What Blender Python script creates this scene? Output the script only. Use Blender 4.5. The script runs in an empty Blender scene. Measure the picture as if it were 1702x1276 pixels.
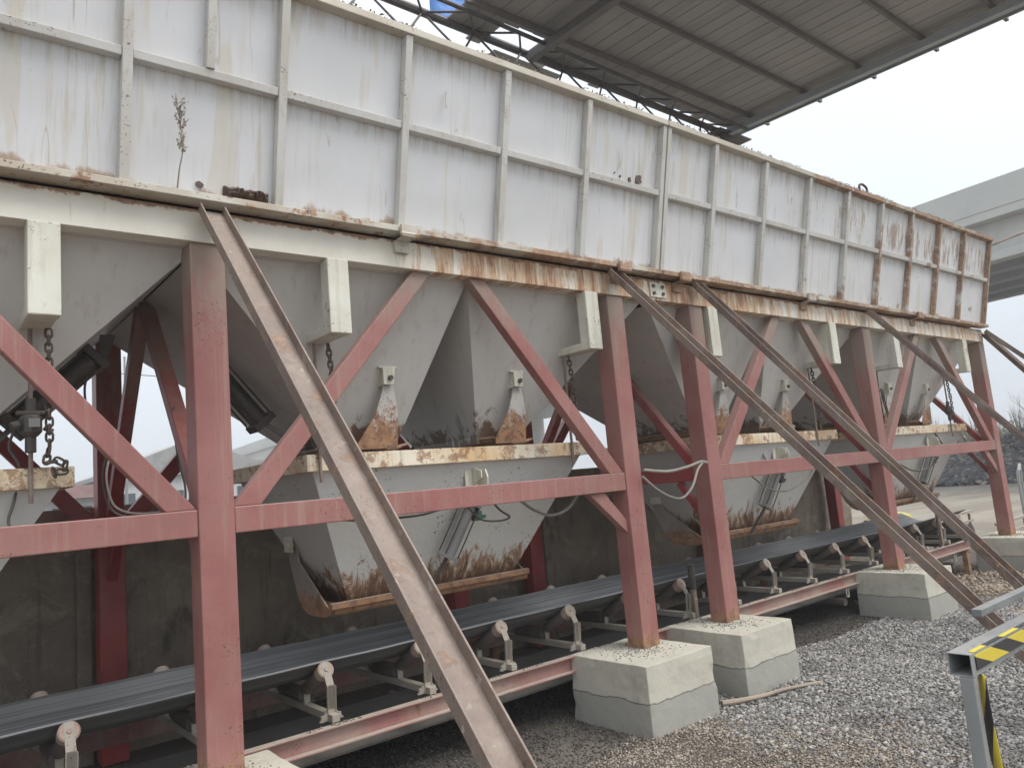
import bpy, bmesh, math, random
import numpy as np
from mathutils import Vector, Matrix, noise as mnoise

R_ = random.Random(7)
S = bpy.context.scene
COL = S.collection
PI = math.pi

# ------------------------------------------------------------------ camera, world, sun, exposure
cam_d = bpy.data.cameras.new('camera')
cam = bpy.data.objects.new('camera', cam_d)
COL.objects.link(cam)
psi, th, ro = 0.6895382, 0.13088179, 0.08921408
fw = Vector((math.sin(psi) * math.cos(th), math.cos(psi) * math.cos(th), math.sin(th)))
rt = Vector((math.cos(psi), -math.sin(psi), 0))
dn = fw.cross(rt)
r2 = rt * math.cos(ro) + dn * math.sin(ro)
d2 = -rt * math.sin(ro) + dn * math.cos(ro)
m = Matrix((r2, -d2, -fw)).transposed().to_4x4()
m.translation = (0, 0, 1.6)
cam.matrix_world = m
cam_d.sensor_width = 36
cam_d.lens = 1256.06 / 1702 * 36
cam_d.clip_start = 0.05
cam_d.clip_end = 2000
S.camera = cam

SUN_EL, SUN_ROT = 58, 152      # degrees; azimuth measured clockwise from +y
W = bpy.data.worlds.new('World')
S.world = W
W.use_nodes = True
wn, wl = W.node_tree.nodes, W.node_tree.links
wn.clear()
wo = wn.new('ShaderNodeOutputWorld')
bg = wn.new('ShaderNodeBackground')
sky = wn.new('ShaderNodeTexSky')
sky.sky_type = 'NISHITA'
sky.sun_disc = False
sky.sun_elevation = math.radians(SUN_EL)
sky.sun_rotation = math.radians(SUN_ROT)
sky.air_density = 1.0
sky.dust_density = 6.0
sky.ozone_density = 1.0
# overcast: the blue of the clear sky is hidden by an even veil of cloud
hs = wn.new('ShaderNodeHueSaturation')
hs.inputs['Saturation'].default_value = 0.25
mixw = wn.new('ShaderNodeMix')
mixw.data_type = 'RGBA'
mixw.inputs[0].default_value = 0.86
cl = wn.new('ShaderNodeTexNoise')
cl.inputs['Scale'].default_value = 2.2
cl.inputs['Detail'].default_value = 4
cr = wn.new('ShaderNodeValToRGB')
cr.color_ramp.elements[0].position = 0.3
cr.color_ramp.elements[0].color = (6.65, 7.25, 7.95, 1)
cr.color_ramp.elements[1].position = 0.75
cr.color_ramp.elements[1].color = (7.2, 7.7, 8.25, 1)
tc = wn.new('ShaderNodeTexCoord')
wl.new(tc.outputs['Generated'], cl.inputs['Vector'])
wl.new(cl.outputs['Fac'], cr.inputs[0])
wl.new(sky.outputs[0], hs.inputs['Color'])
wl.new(hs.outputs[0], mixw.inputs[6])
wl.new(cr.outputs[0], mixw.inputs[7])
# overcast sky: evenly brighter towards the zenith
sx_ = wn.new('ShaderNodeSeparateXYZ')
wl.new(tc.outputs['Generated'], sx_.inputs[0])
gr_ = wn.new('ShaderNodeMapRange')
gr_.inputs['From Min'].default_value = 0.0
gr_.inputs['From Max'].default_value = 1.0
gr_.inputs['To Min'].default_value = 0.86
gr_.inputs['To Max'].default_value = 1.5
wl.new(sx_.outputs[2], gr_.inputs['Value'])
vm_ = wn.new('ShaderNodeVectorMath')
vm_.operation = 'SCALE'
wl.new(mixw.outputs[2], vm_.inputs[0])
wl.new(gr_.outputs[0], vm_.inputs['Scale'])
wl.new(vm_.outputs[0], bg.inputs['Color'])
bg.inputs['Strength'].default_value = 0.09
wl.new(bg.outputs[0], wo.inputs[0])

sd = bpy.data.lights.new('sun', 'SUN')
sun = bpy.data.objects.new('sun', sd)
COL.objects.link(sun)
sd.energy = 1.5
sd.angle = math.radians(35)
sd.color = (1.0, 0.94, 0.87)
az = math.radians(SUN_ROT)
el = math.radians(SUN_EL)
sdir = Vector((math.sin(az) * math.cos(el), math.cos(az) * math.cos(el), math.sin(el)))
sun.rotation_euler = sdir.to_track_quat('Z', 'Y').to_euler()
S.view_settings.view_transform = 'Standard'
S.view_settings.look = 'None'
S.view_settings.exposure = 0.70
S.view_settings.gamma = 1
S.view_settings.use_curve_mapping = False
S.cycles.max_bounces = 6


# ------------------------------------------------------------------ node helpers
class NT:
    def __init__(s, name):
        s.m = bpy.data.materials.new(name)
        s.m.use_nodes = True
        s.n, s.l = s.m.node_tree.nodes, s.m.node_tree.links
        s.n.clear()
        s.out = s.n.new('ShaderNodeOutputMaterial')
        s.b = s.n.new('ShaderNodeBsdfPrincipled')
        s.l.new(s.b.outputs[0], s.out.inputs[0])
        g = s.n.new('ShaderNodeNewGeometry')
        s.pos, s.nor = g.outputs['Position'], g.outputs['Normal']
        sp = s.n.new('ShaderNodeSeparateXYZ')
        s.l.new(s.pos, sp.inputs[0])
        s.x, s.y, s.z = sp.outputs
        sn = s.n.new('ShaderNodeSeparateXYZ')
        s.l.new(s.nor, sn.inputs[0])
        s.nz = sn.outputs[2]

    def put(s, v, sock):
        if hasattr(v, 'links') or isinstance(v, bpy.types.NodeSocket):
            s.l.new(v, sock)
        else:
            sock.default_value = v

    def noise(s, sc=5.0, detail=4, rough=0.6, dist=0.0, vec=None, stretch=None):
        nd = s.n.new('ShaderNodeTexNoise')
        nd.inputs['Scale'].default_value = sc
        nd.inputs['Detail'].default_value = detail
        nd.inputs['Roughness'].default_value = rough
        nd.inputs['Distortion'].default_value = dist
        v = vec or s.pos
        if stretch:
            mp = s.n.new('ShaderNodeMapping')
            mp.inputs['Scale'].default_value = stretch
            s.l.new(v, mp.inputs[0])
            v = mp.outputs[0]
        s.l.new(v, nd.inputs['Vector'])
        return nd.outputs['Fac']

    def vor(s, sc=20.0, feature='F1', out='Distance', rand=1.0):
        nd = s.n.new('ShaderNodeTexVoronoi')
        nd.feature = feature
        nd.inputs['Scale'].default_value = sc
        nd.inputs['Randomness'].default_value = rand
        s.l.new(s.pos, nd.inputs['Vector'])
        return nd.outputs[out]

    def mr(s, v, a, b, c=0.0, d=1.0, smooth=True):
        nd = s.n.new('ShaderNodeMapRange')
        nd.interpolation_type = 'SMOOTHSTEP' if smooth else 'LINEAR'
        nd.clamp = True
        s.put(v, nd.inputs['Value'])
        for k, q in zip(('From Min', 'From Max', 'To Min', 'To Max'), (a, b, c, d)):
            nd.inputs[k].default_value = q
        return nd.outputs['Result']

    def math(s, op, a, b=0.0, clamp=False):
        nd = s.n.new('ShaderNodeMath')
        nd.operation = op
        nd.use_clamp = clamp
        s.put(a, nd.inputs[0])
        s.put(b, nd.inputs[1])
        return nd.outputs[0]

    def mix(s, f, a, b):
        nd = s.n.new('ShaderNodeMix')
        nd.data_type = 'RGBA'
        s.put(f, nd.inputs[0])
        for v, k in ((a, 6), (b, 7)):
            if isinstance(v, (tuple, list)):
                v = tuple(v) + ((1,) if len(v) == 3 else ())
            s.put(v, nd.inputs[k])
        return nd.outputs[2]

    def bump(s, h, strength=0.3, dist=0.01):
        nd = s.n.new('ShaderNodeBump')
        nd.inputs['Strength'].default_value = strength
        nd.inputs['Distance'].default_value = dist
        s.l.new(h, nd.inputs['Height'])
        s.l.new(nd.outputs[0], s.b.inputs['Normal'])

    def fin(s, col, rough=0.6, metal=0.0):
        if isinstance(col, (tuple, list)):
            col = tuple(col) + (1,)
        s.put(col, s.b.inputs['Base Color'])
        s.put(rough, s.b.inputs['Roughness'])
        s.put(metal, s.b.inputs['Metallic'])
        return s.m


RUST_A, RUST_B, RUST_C = (0.38, 0.215, 0.12), (0.22, 0.115, 0.07), (0.10, 0.06, 0.045)
DUST = (0.42, 0.38, 0.32)


def rustcol(t, sc=14):
    n = t.noise(sc, 5)
    c = t.mix(t.mr(n, 0.35, 0.6), RUST_B, RUST_A)
    return t.mix(t.mr(t.noise(sc * 2.3, 4), 0.56, 0.7), c, RUST_C)


def painted(name, col, col2=None, rust=0.5, speck=0.62, rough=0.5, dust=0.5, streak=0.0, xr=None, zr=None, dustcol=DUST,
            bumps=0.12, zdust=None, splat=False):
    """old paint on steel: uneven colour, chips of rust, washed-down streaks, dust on upward faces"""
    t = NT(name)
    c = t.mix(t.mr(t.noise(2.3, 5), 0.35, 0.65), col, col2 or tuple(v * 0.8 for v in col))
    st = t.noise(1.0, 4, 0.7, stretch=(26, 26, 1.1))
    if streak:
        c = t.mix(t.mr(st, 0.5, 0.72, 0, streak), c, (0.40, 0.34, 0.25))
    c = t.mix(t.mr(t.noise(0.9, 6, 0.75, dist=0.4), 0.45, 0.7, 0, 0.35), c, tuple(0.5 * (v + w_) for v, w_ in zip(col, (0.33, 0.28, 0.23))))
    n = t.noise(9, 8, 0.72)
    pit = t.math('MULTIPLY', t.mr(t.noise(75, 3, 0.6), 0.61, 0.65), t.mr(t.noise(3.5, 3), 0.48, 0.6))
    f = t.mr(n, speck, speck + 0.06, 0, rust)
    if xr:     # (x0, x1, extra)
        g = t.mr(t.x, xr[0], xr[1], 0, xr[2])
        n2 = t.math('ADD', t.noise(3.2, 7, 0.68), g)
        f = t.math('MAXIMUM', f, t.mr(n2, 0.66, 0.76, 0, 0.82))
    if zr:     # (z0 fully rusty, z1 clean)
        g = t.mr(t.z, zr[0], zr[1], 0.30, -0.16, smooth=False)
        n3 = t.math('ADD', t.noise(17, 8, 0.85, stretch=(1, 1, 0.7)), g)
        f = t.math('MAXIMUM', f, t.mr(n3, 0.58, 0.68))
    c = t.mix(f, c, rustcol(t))
    if rust:
        c = t.mix(t.math('MULTIPLY', pit, 0.85), c, RUST_C)
    if splat:
        c = t.mix(t.math('MULTIPLY', t.mr(t.noise(28, 2, 0.5), 0.66, 0.69), t.mr(t.noise(4, 2), 0.5, 0.56, 0, 0.5)), c, (0.5, 0.45, 0.4))
        c = t.mix(t.mr(t.noise(5, 5, 0.7), 0.5, 0.68, 0, 0.45), c, (0.37, 0.305, 0.26))
    if zdust:
        c = t.mix(t.mr(t.math('ADD', t.noise(2.2, 7, 0.75, stretch=(2, 2, 0.8)), t.math('ADD', t.mr(t.z, zdust[0], zdust[1], -0.18, 0.2), t.mr(t.x, 2.5, 8.0, 0, 0.12))), 0.42, 0.68, 0, zdust[2]), c, (0.30, 0.25, 0.2))
    if dust:
        du = t.math('MULTIPLY', t.mr(t.nz, 0.45, 0.9), t.mr(t.noise(18, 4), 0.3, 0.6, 0.55, 1.0))
        c = t.mix(t.math('MULTIPLY', du, dust), c, dustcol)
    t.bump(t.math('ADD', t.noise(60, 4), t.math('MULTIPLY', f, 0.7)), bumps, 0.006)
    return t.fin(c, t.mr(f, 0, 1, rough, 0.85))


M = {}
# --- bin wall panels
t = NT('weathered_white_sheet')
c = t.mix(t.mr(t.noise(1.3, 4), 0.35, 0.65), (0.72, 0.725, 0.74), (0.66, 0.665, 0.675))
st = t.noise(1.0, 5, 0.75, stretch=(24, 6, 0.9))
stm = t.mr(t.noise(1.1, 3, 0.6, stretch=(1.4, 1, 0.6)), 0.42, 0.62)
c = t.mix(t.math('MULTIPLY', t.mr(st, 0.48, 0.66, 0, 0.55), stm), c, (0.52, 0.46, 0.33))
wd = t.noise(1.0, 3, 0.6, stretch=(4.5, 2, 0.22))
c = t.mix(t.mr(wd, 0.60, 0.64, 0, 0.35), c, (0.58, 0.50, 0.33))
drz = t.math('MAXIMUM', t.mr(t.z, 3.98, 4.15, 0, 1), t.math('MULTIPLY', t.mr(t.z, 3.52, 3.655), t.mr(t.z, 3.655, 3.66, 1, 0)))
c = t.mix(t.math('MULTIPLY', t.mr(st, 0.42, 0.62, 0, 0.55), drz), c, (0.42, 0.37, 0.28))
th2 = t.noise(1.0, 3, 0.5, stretch=(6.5, 2, 0.12))      # thin single drips
ln = t.math('ABSOLUTE', t.math('SUBTRACT', th2, 0.5))
c = t.mix(t.math('MULTIPLY', t.mr(ln, 0.0, 0.006, 0.55, 0.0), t.mr(t.noise(1.7, 2), 0.45, 0.55)), c, (0.36, 0.29, 0.20))
c = t.mix(t.mr(t.noise(55, 3, 0.6), 0.73, 0.75, 0, 0.7), c, (0.25, 0.21, 0.16))
# brown rubbed patches on the upper row, more towards the far end
pz = t.math('MULTIPLY', t.mr(t.z, 3.70, 3.78), t.mr(t.z, 3.98, 4.1, 1, 0))
pn = t.math('ADD', t.noise(1.0, 5, 0.75, stretch=(16, 4, 2.2)), t.mr(t.x, 3.5, 9.5, -0.12, 0.10))
c = t.mix(t.math('MULTIPLY', pz, t.mr(pn, 0.56, 0.66, 0, 0.8)), c, (0.30, 0.2, 0.12))
rn = t.math('ADD', t.noise(4.5, 8, 0.75), t.mr(t.x, 3, 11, -0.06, 0.055))
c = t.mix(t.mr(rn, 0.655, 0.69, 0, 0.85), c, rustcol(t, 25))
bt = t.math('ADD', t.noise(6, 6, 0.7, stretch=(1, 1, 0.4)), t.mr(t.z, 3.1, 3.22, 0.2, -0.3, smooth=False))
c = t.mix(t.mr(bt, 0.5, 0.66, 0, 0.8), c, (0.34, 0.22, 0.13))
t.bump(t.noise(1.6, 2), 0.35, 0.05)
M['panel'] = t.fin(c, t.mr(t.noise(3, 3), 0.3, 0.7, 0.3, 0.5))
M['post'] = painted('stained_white_rib_paint', (0.62, 0.61, 0.58), (0.54, 0.52, 0.47), rust=0.9, speck=0.66, xr=(4.2, 9.8, 0.30), streak=0.5, dust=0.75)
M['rail'] = painted('stained_white_rail_paint', (0.63, 0.62, 0.60), (0.55, 0.53, 0.49), rust=0.9, speck=0.68, xr=(6.0, 11.5, 0.15), streak=0.3, dust=0.8)
M['toprail'] = painted('dusty_top_rail_paint', (0.55, 0.51, 0.43), (0.47, 0.42, 0.34), rust=0.8, speck=0.62, xr=(3.5, 8, 0.26), dust=0.9)
M['botrail'] = painted('rusty_bottom_ledge_paint', (0.58, 0.56, 0.50), (0.44, 0.37, 0.28), rust=0.9, speck=0.56, xr=(1.4, 3.0, 0.24), dust=0.85)
# --- cream girder with rust runs
t = NT('cream_girder_paint')
c = t.mix(t.mr(t.noise(3, 5), 0.35, 0.65), (0.78, 0.745, 0.665), (0.71, 0.665, 0.57))
gx = t.math('MULTIPLY', t.mr(t.x, 1.9, 2.7), t.mr(t.x, 5.2, 6.5, 1, 0.62))
gx = t.math('MAXIMUM', gx, t.mr(t.x, 8.6, 9.6, 0, 0.75))
runs = t.noise(1.0, 5, 0.8, stretch=(15, 2, 1.6))
rr = t.math('ADD', runs, t.mr(gx, 0, 1, -0.15, 0.09))
c = t.mix(t.mr(rr, 0.46, 0.60, 0, 0.75), c, (0.52, 0.29, 0.12))
c = t.mix(t.mr(rr, 0.60, 0.68, 0, 0.7), c, (0.27, 0.10, 0.06))
tz = t.math('ADD', t.noise(7, 7, 0.75, stretch=(1, 1, 0.7)), t.mr(t.z, 2.98, 3.05, -0.30, 0.22, smooth=False))
c = t.mix(t.mr(tz, 0.52, 0.62, 0, 0.95), c, rustcol(t, 20))
c = t.mix(t.mr(t.noise(30, 6, 0.8), 0.66, 0.7, 0, 0.7), c, (0.25, 0.14, 0.09))
t.bump(t.noise(50, 4), 0.15, 0.006)
M['girder'] = t.fin(c, 0.55)
M['bracket'] = painted('cream_bracket_paint', (0.72, 0.715, 0.63), (0.60, 0.58, 0.48), rust=0.8, speck=0.64, streak=0.55, dust=0.5, xr=(8, 11, 0.12))
# --- hoppers
t = NT('grey_hopper_paint')
c = t.mix(t.mr(t.noise(1.1, 4), 0.3, 0.7), (0.65, 0.63, 0.60), (0.58, 0.56, 0.53))
c = t.mix(t.mr(t.noise(1.0, 5, 0.7, stretch=(14, 14, 0.8)), 0.52, 0.70, 0, 0.38), c, (0.38, 0.33, 0.27))
g = t.mr(t.z, 1.9, 2.32, 0.26, -0.2, smooth=False)
sp = t.noise(9, 8, 0.75, dist=0.6, stretch=(1, 1, 0.45))
c = t.mix(t.mr(t.math('ADD', sp, g), 0.60, 0.70, 0, 0.9), c, (0.15, 0.085, 0.045))
c = t.mix(t.mr(t.noise(60, 4, 0.7), 0.7, 0.73, 0, 0.6), c, (0.12, 0.08, 0.06))
t.bump(t.noise(1.5, 2), 0.25, 0.04)
M['hopper'] = t.fin(c, 0.42)
t = NT('grey_weigh_hopper_paint')
c = t.mix(t.mr(t.noise(1.4, 4), 0.3, 0.7), (0.60, 0.60, 0.575), (0.53, 0.525, 0.50))
g = t.mr(t.z, 0.98, 1.42, 0.32, -0.2, smooth=False)
sp = t.noise(8, 8, 0.78, dist=0.9, stretch=(1.6, 1.6, 0.4))
f1 = t.math('ADD', sp, g)
c = t.mix(t.mr(f1, 0.58, 0.68, 0, 0.85), c, (0.27, 0.13, 0.05))
c = t.mix(t.mr(f1, 0.66, 0.78, 0, 0.9), c, (0.10, 0.055, 0.035))
c = t.mix(t.math('MULTIPLY', t.mr(t.noise(45, 4, 0.7), 0.6, 0.63, 0, 0.85), t.mr(t.noise(3.5, 2), 0.54, 0.6)), c, (0.07, 0.06, 0.05))
t.bump(t.math('ADD', t.noise(40, 5), t.mr(f1, 0.58, 0.8)), 0.25, 0.01)
M['weigh'] = t.fin(c, 0.5)
M['rim'] = painted('rusty_cream_rim_paint', (0.80, 0.74, 0.60), (0.66, 0.46, 0.25), rust=0.8, speck=0.51, streak=0.8, dust=0.6, xr=(-30, -29, 0.10))
M['gate'] = painted('rusted_gate_steel', (0.30, 0.27, 0.24), (0.22, 0.16, 0.11), rust=1.0, speck=0.5, zr=(0.9, 1.3), dust=0.7)
M['arm'] = painted('rusted_arm_paint', (0.54, 0.52, 0.49), (0.48, 0.45, 0.40), rust=0.9, speck=0.62, zr=(1.93, 2.32), dust=0.4)
M['armlow'] = painted('rusted_lower_arm_paint', (0.36, 0.33, 0.30), (0.3, 0.25, 0.2), rust=0.9, speck=0.6, zr=(0.95, 1.2), dust=0.4)
# --- red oxide steel
M['red'] = painted('faded_red_oxide_paint', (0.355, 0.158, 0.143), (0.30, 0.115, 0.105), rust=0.75, speck=0.625, dust=0.9, dustcol=(0.42, 0.34, 0.30), streak=0.35,
                   zr=(0.40, 0.62), zdust=(2.1, 3.05, 0.8), rough=0.5)
M['redshade'] = painted('shaded_red_oxide_paint', (0.36, 0.05, 0.048), (0.27, 0.045, 0.043), rust=0.6, speck=0.66, dust=0.7, zdust=(1.7, 2.9, 0.6), rough=0.45)  # same red for back and side members, their shade put into the colour
M['beamred'] = painted('dusty_red_conveyor_paint', (0.38, 0.17, 0.155), (0.42, 0.31, 0.26), rust=0.9, speck=0.6, dust=1.0, dustcol=(0.46, 0.42, 0.36), streak=0.5)
M['raker'] = painted('brown_mill_scale', (0.235, 0.18, 0.15), (0.145, 0.10, 0.083), rust=0.75, speck=0.56, dust=0.5, dustcol=(0.36, 0.30, 0.255), rough=0.6, bumps=0.5, streak=0.3, splat=True)
M['dusty'] = painted('dusty_idler_steel', (0.42, 0.385, 0.33), (0.33, 0.29, 0.24), rust=0.5, speck=0.64, dust=1.0, dustcol=(0.45, 0.41, 0.34))
M['roller'] = painted('worn_roller_steel', (0.10, 0.085, 0.08), (0.16, 0.13, 0.12), rust=0.5, speck=0.6, dust=0.4, rough=0.45)
M['rollcap'] = painted('pinkish_roller_cap', (0.40, 0.24, 0.19), (0.42, 0.36, 0.29), rust=0.5, speck=0.63, dust=0.8)
t = NT('black_rubber_belt')
lines = t.noise(1.0, 3, 0.6, stretch=(0.25, 42, 20))
c = t.mix(t.mr(lines, 0.42, 0.6), (0.100, 0.106, 0.112), (0.20, 0.205, 0.21))
c = t.mix(t.mr(t.noise(2, 5, 0.7, stretch=(0.5, 2, 1)), 0.52, 0.75, 0, 0.5), c, (0.26, 0.265, 0.27))
t.bump(lines, 0.2, 0.004)
M['belt'] = t.fin(c, 0.5)
M['beltback'] = painted('dusty_belt_underside', (0.085, 0.08, 0.075), (0.13, 0.12, 0.11), rust=0, dust=0.1, rough=0.8)
M['dark'] = painted('dark_grimy_steel', (0.045, 0.043, 0.042), (0.08, 0.07, 0.06), rust=0.6, speck=0.6, dust=0.35, rough=0.5)
M['chain'] = painted('rusty_chain_steel', (0.075, 0.058, 0.048), (0.11, 0.08, 0.06), rust=0.4, speck=0.6, dust=0.3, rough=0.6)
M['alu'] = painted('grey_aluminium_cylinder', (0.30, 0.30, 0.30), (0.24, 0.24, 0.235), rust=0.2, speck=0.7, dust=0.4, rough=0.4)
M['greenp'] = painted('green_valve_paint', (0.04, 0.12, 0.10), rust=0.3, dust=0.3)
M['cable'] = painted('dusty_cable_sheath', (0.36, 0.33, 0.29), (0.22, 0.2, 0.18), rust=0, dust=0.6)
M['cabledark'] = painted('dark_cable_sheath', (0.05, 0.048, 0.045), (0.1, 0.09, 0.08), rust=0, dust=0.5)


def concrete(name, c1, c2, band=None, stain=0.4, sc=1.0):
    t = NT(name)
    c = t.mix(t.mr(t.noise(2.2 * sc, 7, 0.65), 0.32, 0.68), c1, c2)
    if band:
        c = t.mix(t.mr(t.noise(1.0, 5, 0.7, stretch=(10, 10, 1.0)), 0.52, 0.66, 0, 0.35), c, (0.36, 0.33, 0.27))
        c = t.mix(t.math('MULTIPLY', t.mr(t.z, 0.0, 0.13, 1, 0), t.mr(t.noise(9, 5), 0.35, 0.6, 0.1, 0.75)), c, (0.24, 0.215, 0.18))
        bz = t.math('ADD', t.z, t.math('MULTIPLY', t.noise(4, 5, 0.7), 0.07))
        c = t.mix(t.mr(bz, band, band + 0.006, 0.8, 0), c, (0.36, 0.355, 0.32))
        c = t.mix(t.mr(t.math('ABSOLUTE', t.math('SUBTRACT', bz, band)), 0.0, 0.007, 0.85, 0), c, (0.12, 0.11, 0.09))
        c = t.mix(t.math('MULTIPLY', t.mr(bz, band - 0.2, band - 0.12, 1, 0), t.mr(t.noise(14, 6), 0.45, 0.65, 0, 0.7)), c, (0.44, 0.42, 0.36))
    c = t.mix(t.mr(t.noise(6 * sc, 8, 0.8), 0.52, 0.68, 0, stain), c, tuple(v * 0.55 for v in c2))
    c = t.mix(t.mr(t.vor(70), 0.06, 0.1, 0.35, 0), c, tuple(v * 0.5 for v in c2))
    t.bump(t.math('ADD', t.noise(22, 8, 0.7), t.math('MULTIPLY', t.noise(160, 3), 0.4)), 0.4, 0.012)
    return t.fin(c, 0.9)


M['footing'] = concrete('pale_cast_concrete', (0.60, 0.575, 0.485), (0.52, 0.495, 0.415), band=0.23)
t = NT('stained_retaining_wall_concrete')
c = t.mix(t.mr(t.noise(0.9, 7, 0.65), 0.3, 0.7), (0.40, 0.345, 0.275), (0.23, 0.195, 0.155))
c = t.mix(t.mr(t.noise(2.6, 7, 0.75, dist=0.7), 0.52, 0.64, 0, 0.7), c, (0.50, 0.44, 0.34))
c = t.mix(t.mr(t.noise(1.6, 6, 0.7, dist=0.5, stretch=(1.5, 1, 0.6)), 0.55, 0.68, 0, 0.75), c, (0.10, 0.085, 0.07))
c = t.mix(t.mr(t.noise(1.0, 6, 0.75, stretch=(9, 9, 0.7)), 0.53, 0.68, 0, 0.6), c, (0.14, 0.115, 0.09))
c = t.mix(t.mr(t.noise(14, 7, 0.8), 0.55, 0.68, 0, 0.6), c, (0.46, 0.41, 0.33))
t.bump(t.noise(6, 8, 0.75), 0.9, 0.05)
M['wall'] = t.fin(c, 0.9)
M['bridge'] = concrete('pale_bridge_concrete', (0.52, 0.52, 0.49), (0.47, 0.475, 0.455), sc=0.12, stain=0.25)
M['bridgeg'] = concrete('grey_girder_concrete', (0.34, 0.36, 0.38), (0.29, 0.31, 0.33), sc=0.15, stain=0.25)
# --- ground
t = NT('gritty_ground')
c = t.mix(t.mr(t.noise(0.8, 6, 0.6), 0.35, 0.65), (0.25, 0.215, 0.175), (0.185, 0.16, 0.135))
far = t.math('ADD', t.math('MULTIPLY', t.x, 0.9), t.math('MULTIPLY', t.noise(0.6, 3), 3.0))
c = t.mix(t.mr(far, 12.5, 15.5), c, t.mix(t.mr(t.noise(0.35, 5, 0.6, stretch=(1, 2.4, 1)), 0.38, 0.62), (0.60, 0.53, 0.43), (0.42, 0.365, 0.295)))
under_shade = t.math('MULTIPLY', t.mr(t.y, 3.5, 3.95), t.mr(t.x, 8.0, 9.5, 1, 0.25))  # shade under bins and conveyor painted into the ground colour
c = t.mix(t.math('MULTIPLY', under_shade, t.mr(t.noise(3, 4), 0.25, 0.55, 0.5, 0.95)), c, (0.075, 0.066, 0.058))
c = t.mix(t.mr(t.vor(45, out='Distance'), 0.1, 0.5, 0.0, 0.35), c, (0.10, 0.09, 0.08))
t.bump(t.math('ADD', t.noise(9, 8, 0.7), t.math('MULTIPLY', t.vor(55), 0.8)), 0.8, 0.03)
M['ground'] = t.fin(c, 0.95)


def stones(name, a, b, cc, warm=0.0):
    t = NT(name)
    oi = t.n.new('ShaderNodeAttribute')
    oi.attribute_name = 'tone'
    f = oi.outputs['Fac']
    c = t.mix(t.mr(f, 0.0, 0.7, smooth=False), a, b)
    c = t.mix(t.mr(f, 0.75, 1.0, smooth=False), c, cc)
    c = t.mix(t.mr(t.noise(140, 3), 0.4, 0.7, 0, 0.4), c, tuple(v * 0.6 for v in a))
    c = t.mix(t.mr(t.noise(1.3, 4, 0.6), 0.48, 0.66, 0, 0.55), c, tuple(v * 0.75 for v in a))
    return t.fin(c, 0.85)


M['stone'] = stones('grey_crushed_stone', (0.135, 0.13, 0.125), (0.34, 0.325, 0.31), (0.58, 0.555, 0.52))
M['grit'] = stones('beige_fine_gravel', (0.13, 0.11, 0.09), (0.40, 0.34, 0.28), (0.62, 0.54, 0.45))
M['darkgrit'] = stones('dark_gravel', (0.05, 0.045, 0.04), (0.12, 0.105, 0.09), (0.22, 0.19, 0.16))  # darkest of the gravel tones
M['coal'] = stones('dark_spoil_rubble', (0.055, 0.055, 0.06), (0.13, 0.13, 0.14), (0.40, 0.33, 0.28))
M['rubble'] = stones('brown_spoil_rubble', (0.30, 0.24, 0.18), (0.42, 0.34, 0.26), (0.55, 0.46, 0.38))
# --- canopy
t = NT('dull_roof_sheet')
c = t.mix(t.mr(t.noise(0.7, 4), 0.3, 0.7), (0.40, 0.38, 0.355), (0.33, 0.31, 0.29))
c = t.mix(t.mr(t.noise(1, 3, 0.6, stretch=(3.5, 0.2, 1)), 0.5, 0.7, 0, 0.5), c, (0.25, 0.23, 0.21))
M['roof'] = t.fin(c, 0.55)
M['purlin'] = painted('dark_purlin_steel', (0.13, 0.115, 0.105), (0.16, 0.14, 0.125), rust=0.5, dust=0)
M['fascia'] = painted('blue_grey_fascia_steel', (0.36, 0.40, 0.42), (0.42, 0.45, 0.47), rust=0.1, dust=0)
M['truss'] = painted('black_truss_steel', (0.05, 0.045, 0.045), (0.085, 0.07, 0.065), rust=0.4, dust=0.2)
t = NT('blue_tarpaulin')
t.bump(t.noise(6, 3), 0.5, 0.05)
M['tarp'] = t.fin(t.mix(t.noise(3, 2), (0.06, 0.2, 0.55), (0.12, 0.3, 0.7)), 0.5)
M['grey'] = painted('grey_guard_rail_paint', (0.27, 0.29, 0.295), (0.17, 0.185, 0.19), rust=0.5, speck=0.68, dust=0.2, rough=0.4)
t = NT('yellow_black_hazard_tape')
dg = t.math('ADD', t.x, t.math('MULTIPLY', t.z, 3.2))
fr = t.math('FRACT', t.math('ADD', t.math('MULTIPLY', dg, 4.4), 0.75))
M['tape'] = t.fin(t.mix(t.math('GREATER_THAN', fr, 0.5), t.mix(t.noise(30, 3), (0.72, 0.58, 0.06), (0.62, 0.49, 0.05)), (0.035, 0.035, 0.04)), 0.35)
t = NT('yellow_black_post_tape')
fr = t.math('FRACT', t.math('ADD', t.math('MULTIPLY', t.math('ADD', t.z, t.math('MULTIPLY', t.x, 4.5)), 4.6), 0.2))
M['tape2'] = t.fin(t.mix(t.math('GREATER_THAN', fr, 0.56), t.mix(t.noise(30, 3), (0.72, 0.58, 0.06), (0.62, 0.49, 0.05)), (0.035, 0.035, 0.04)), 0.35)
M['wood'] = painted('dry_weathered_wood', (0.40, 0.32, 0.25), (0.26, 0.21, 0.17), rust=0, dust=0.4)
M['reed'] = painted('dry_reed_straw', (0.24, 0.22, 0.14), (0.17, 0.155, 0.11), rust=0, dust=0)
M['bush'] = painted('dull_green_scrub', (0.085, 0.095, 0.06), (0.13, 0.12, 0.085), rust=0, dust=0)
M['weedleaf'] = painted('dry_weed_leaf', (0.34, 0.33, 0.27), (0.44, 0.36, 0.35), rust=0, dust=0)
M['whitewall'] = painted('white_building_wall', (0.55, 0.56, 0.57), (0.5, 0.5, 0.5), rust=0, dust=0)
M['pinkroof'] = painted('faded_red_roof', (0.33, 0.2, 0.19), rust=0, dust=0)
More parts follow.
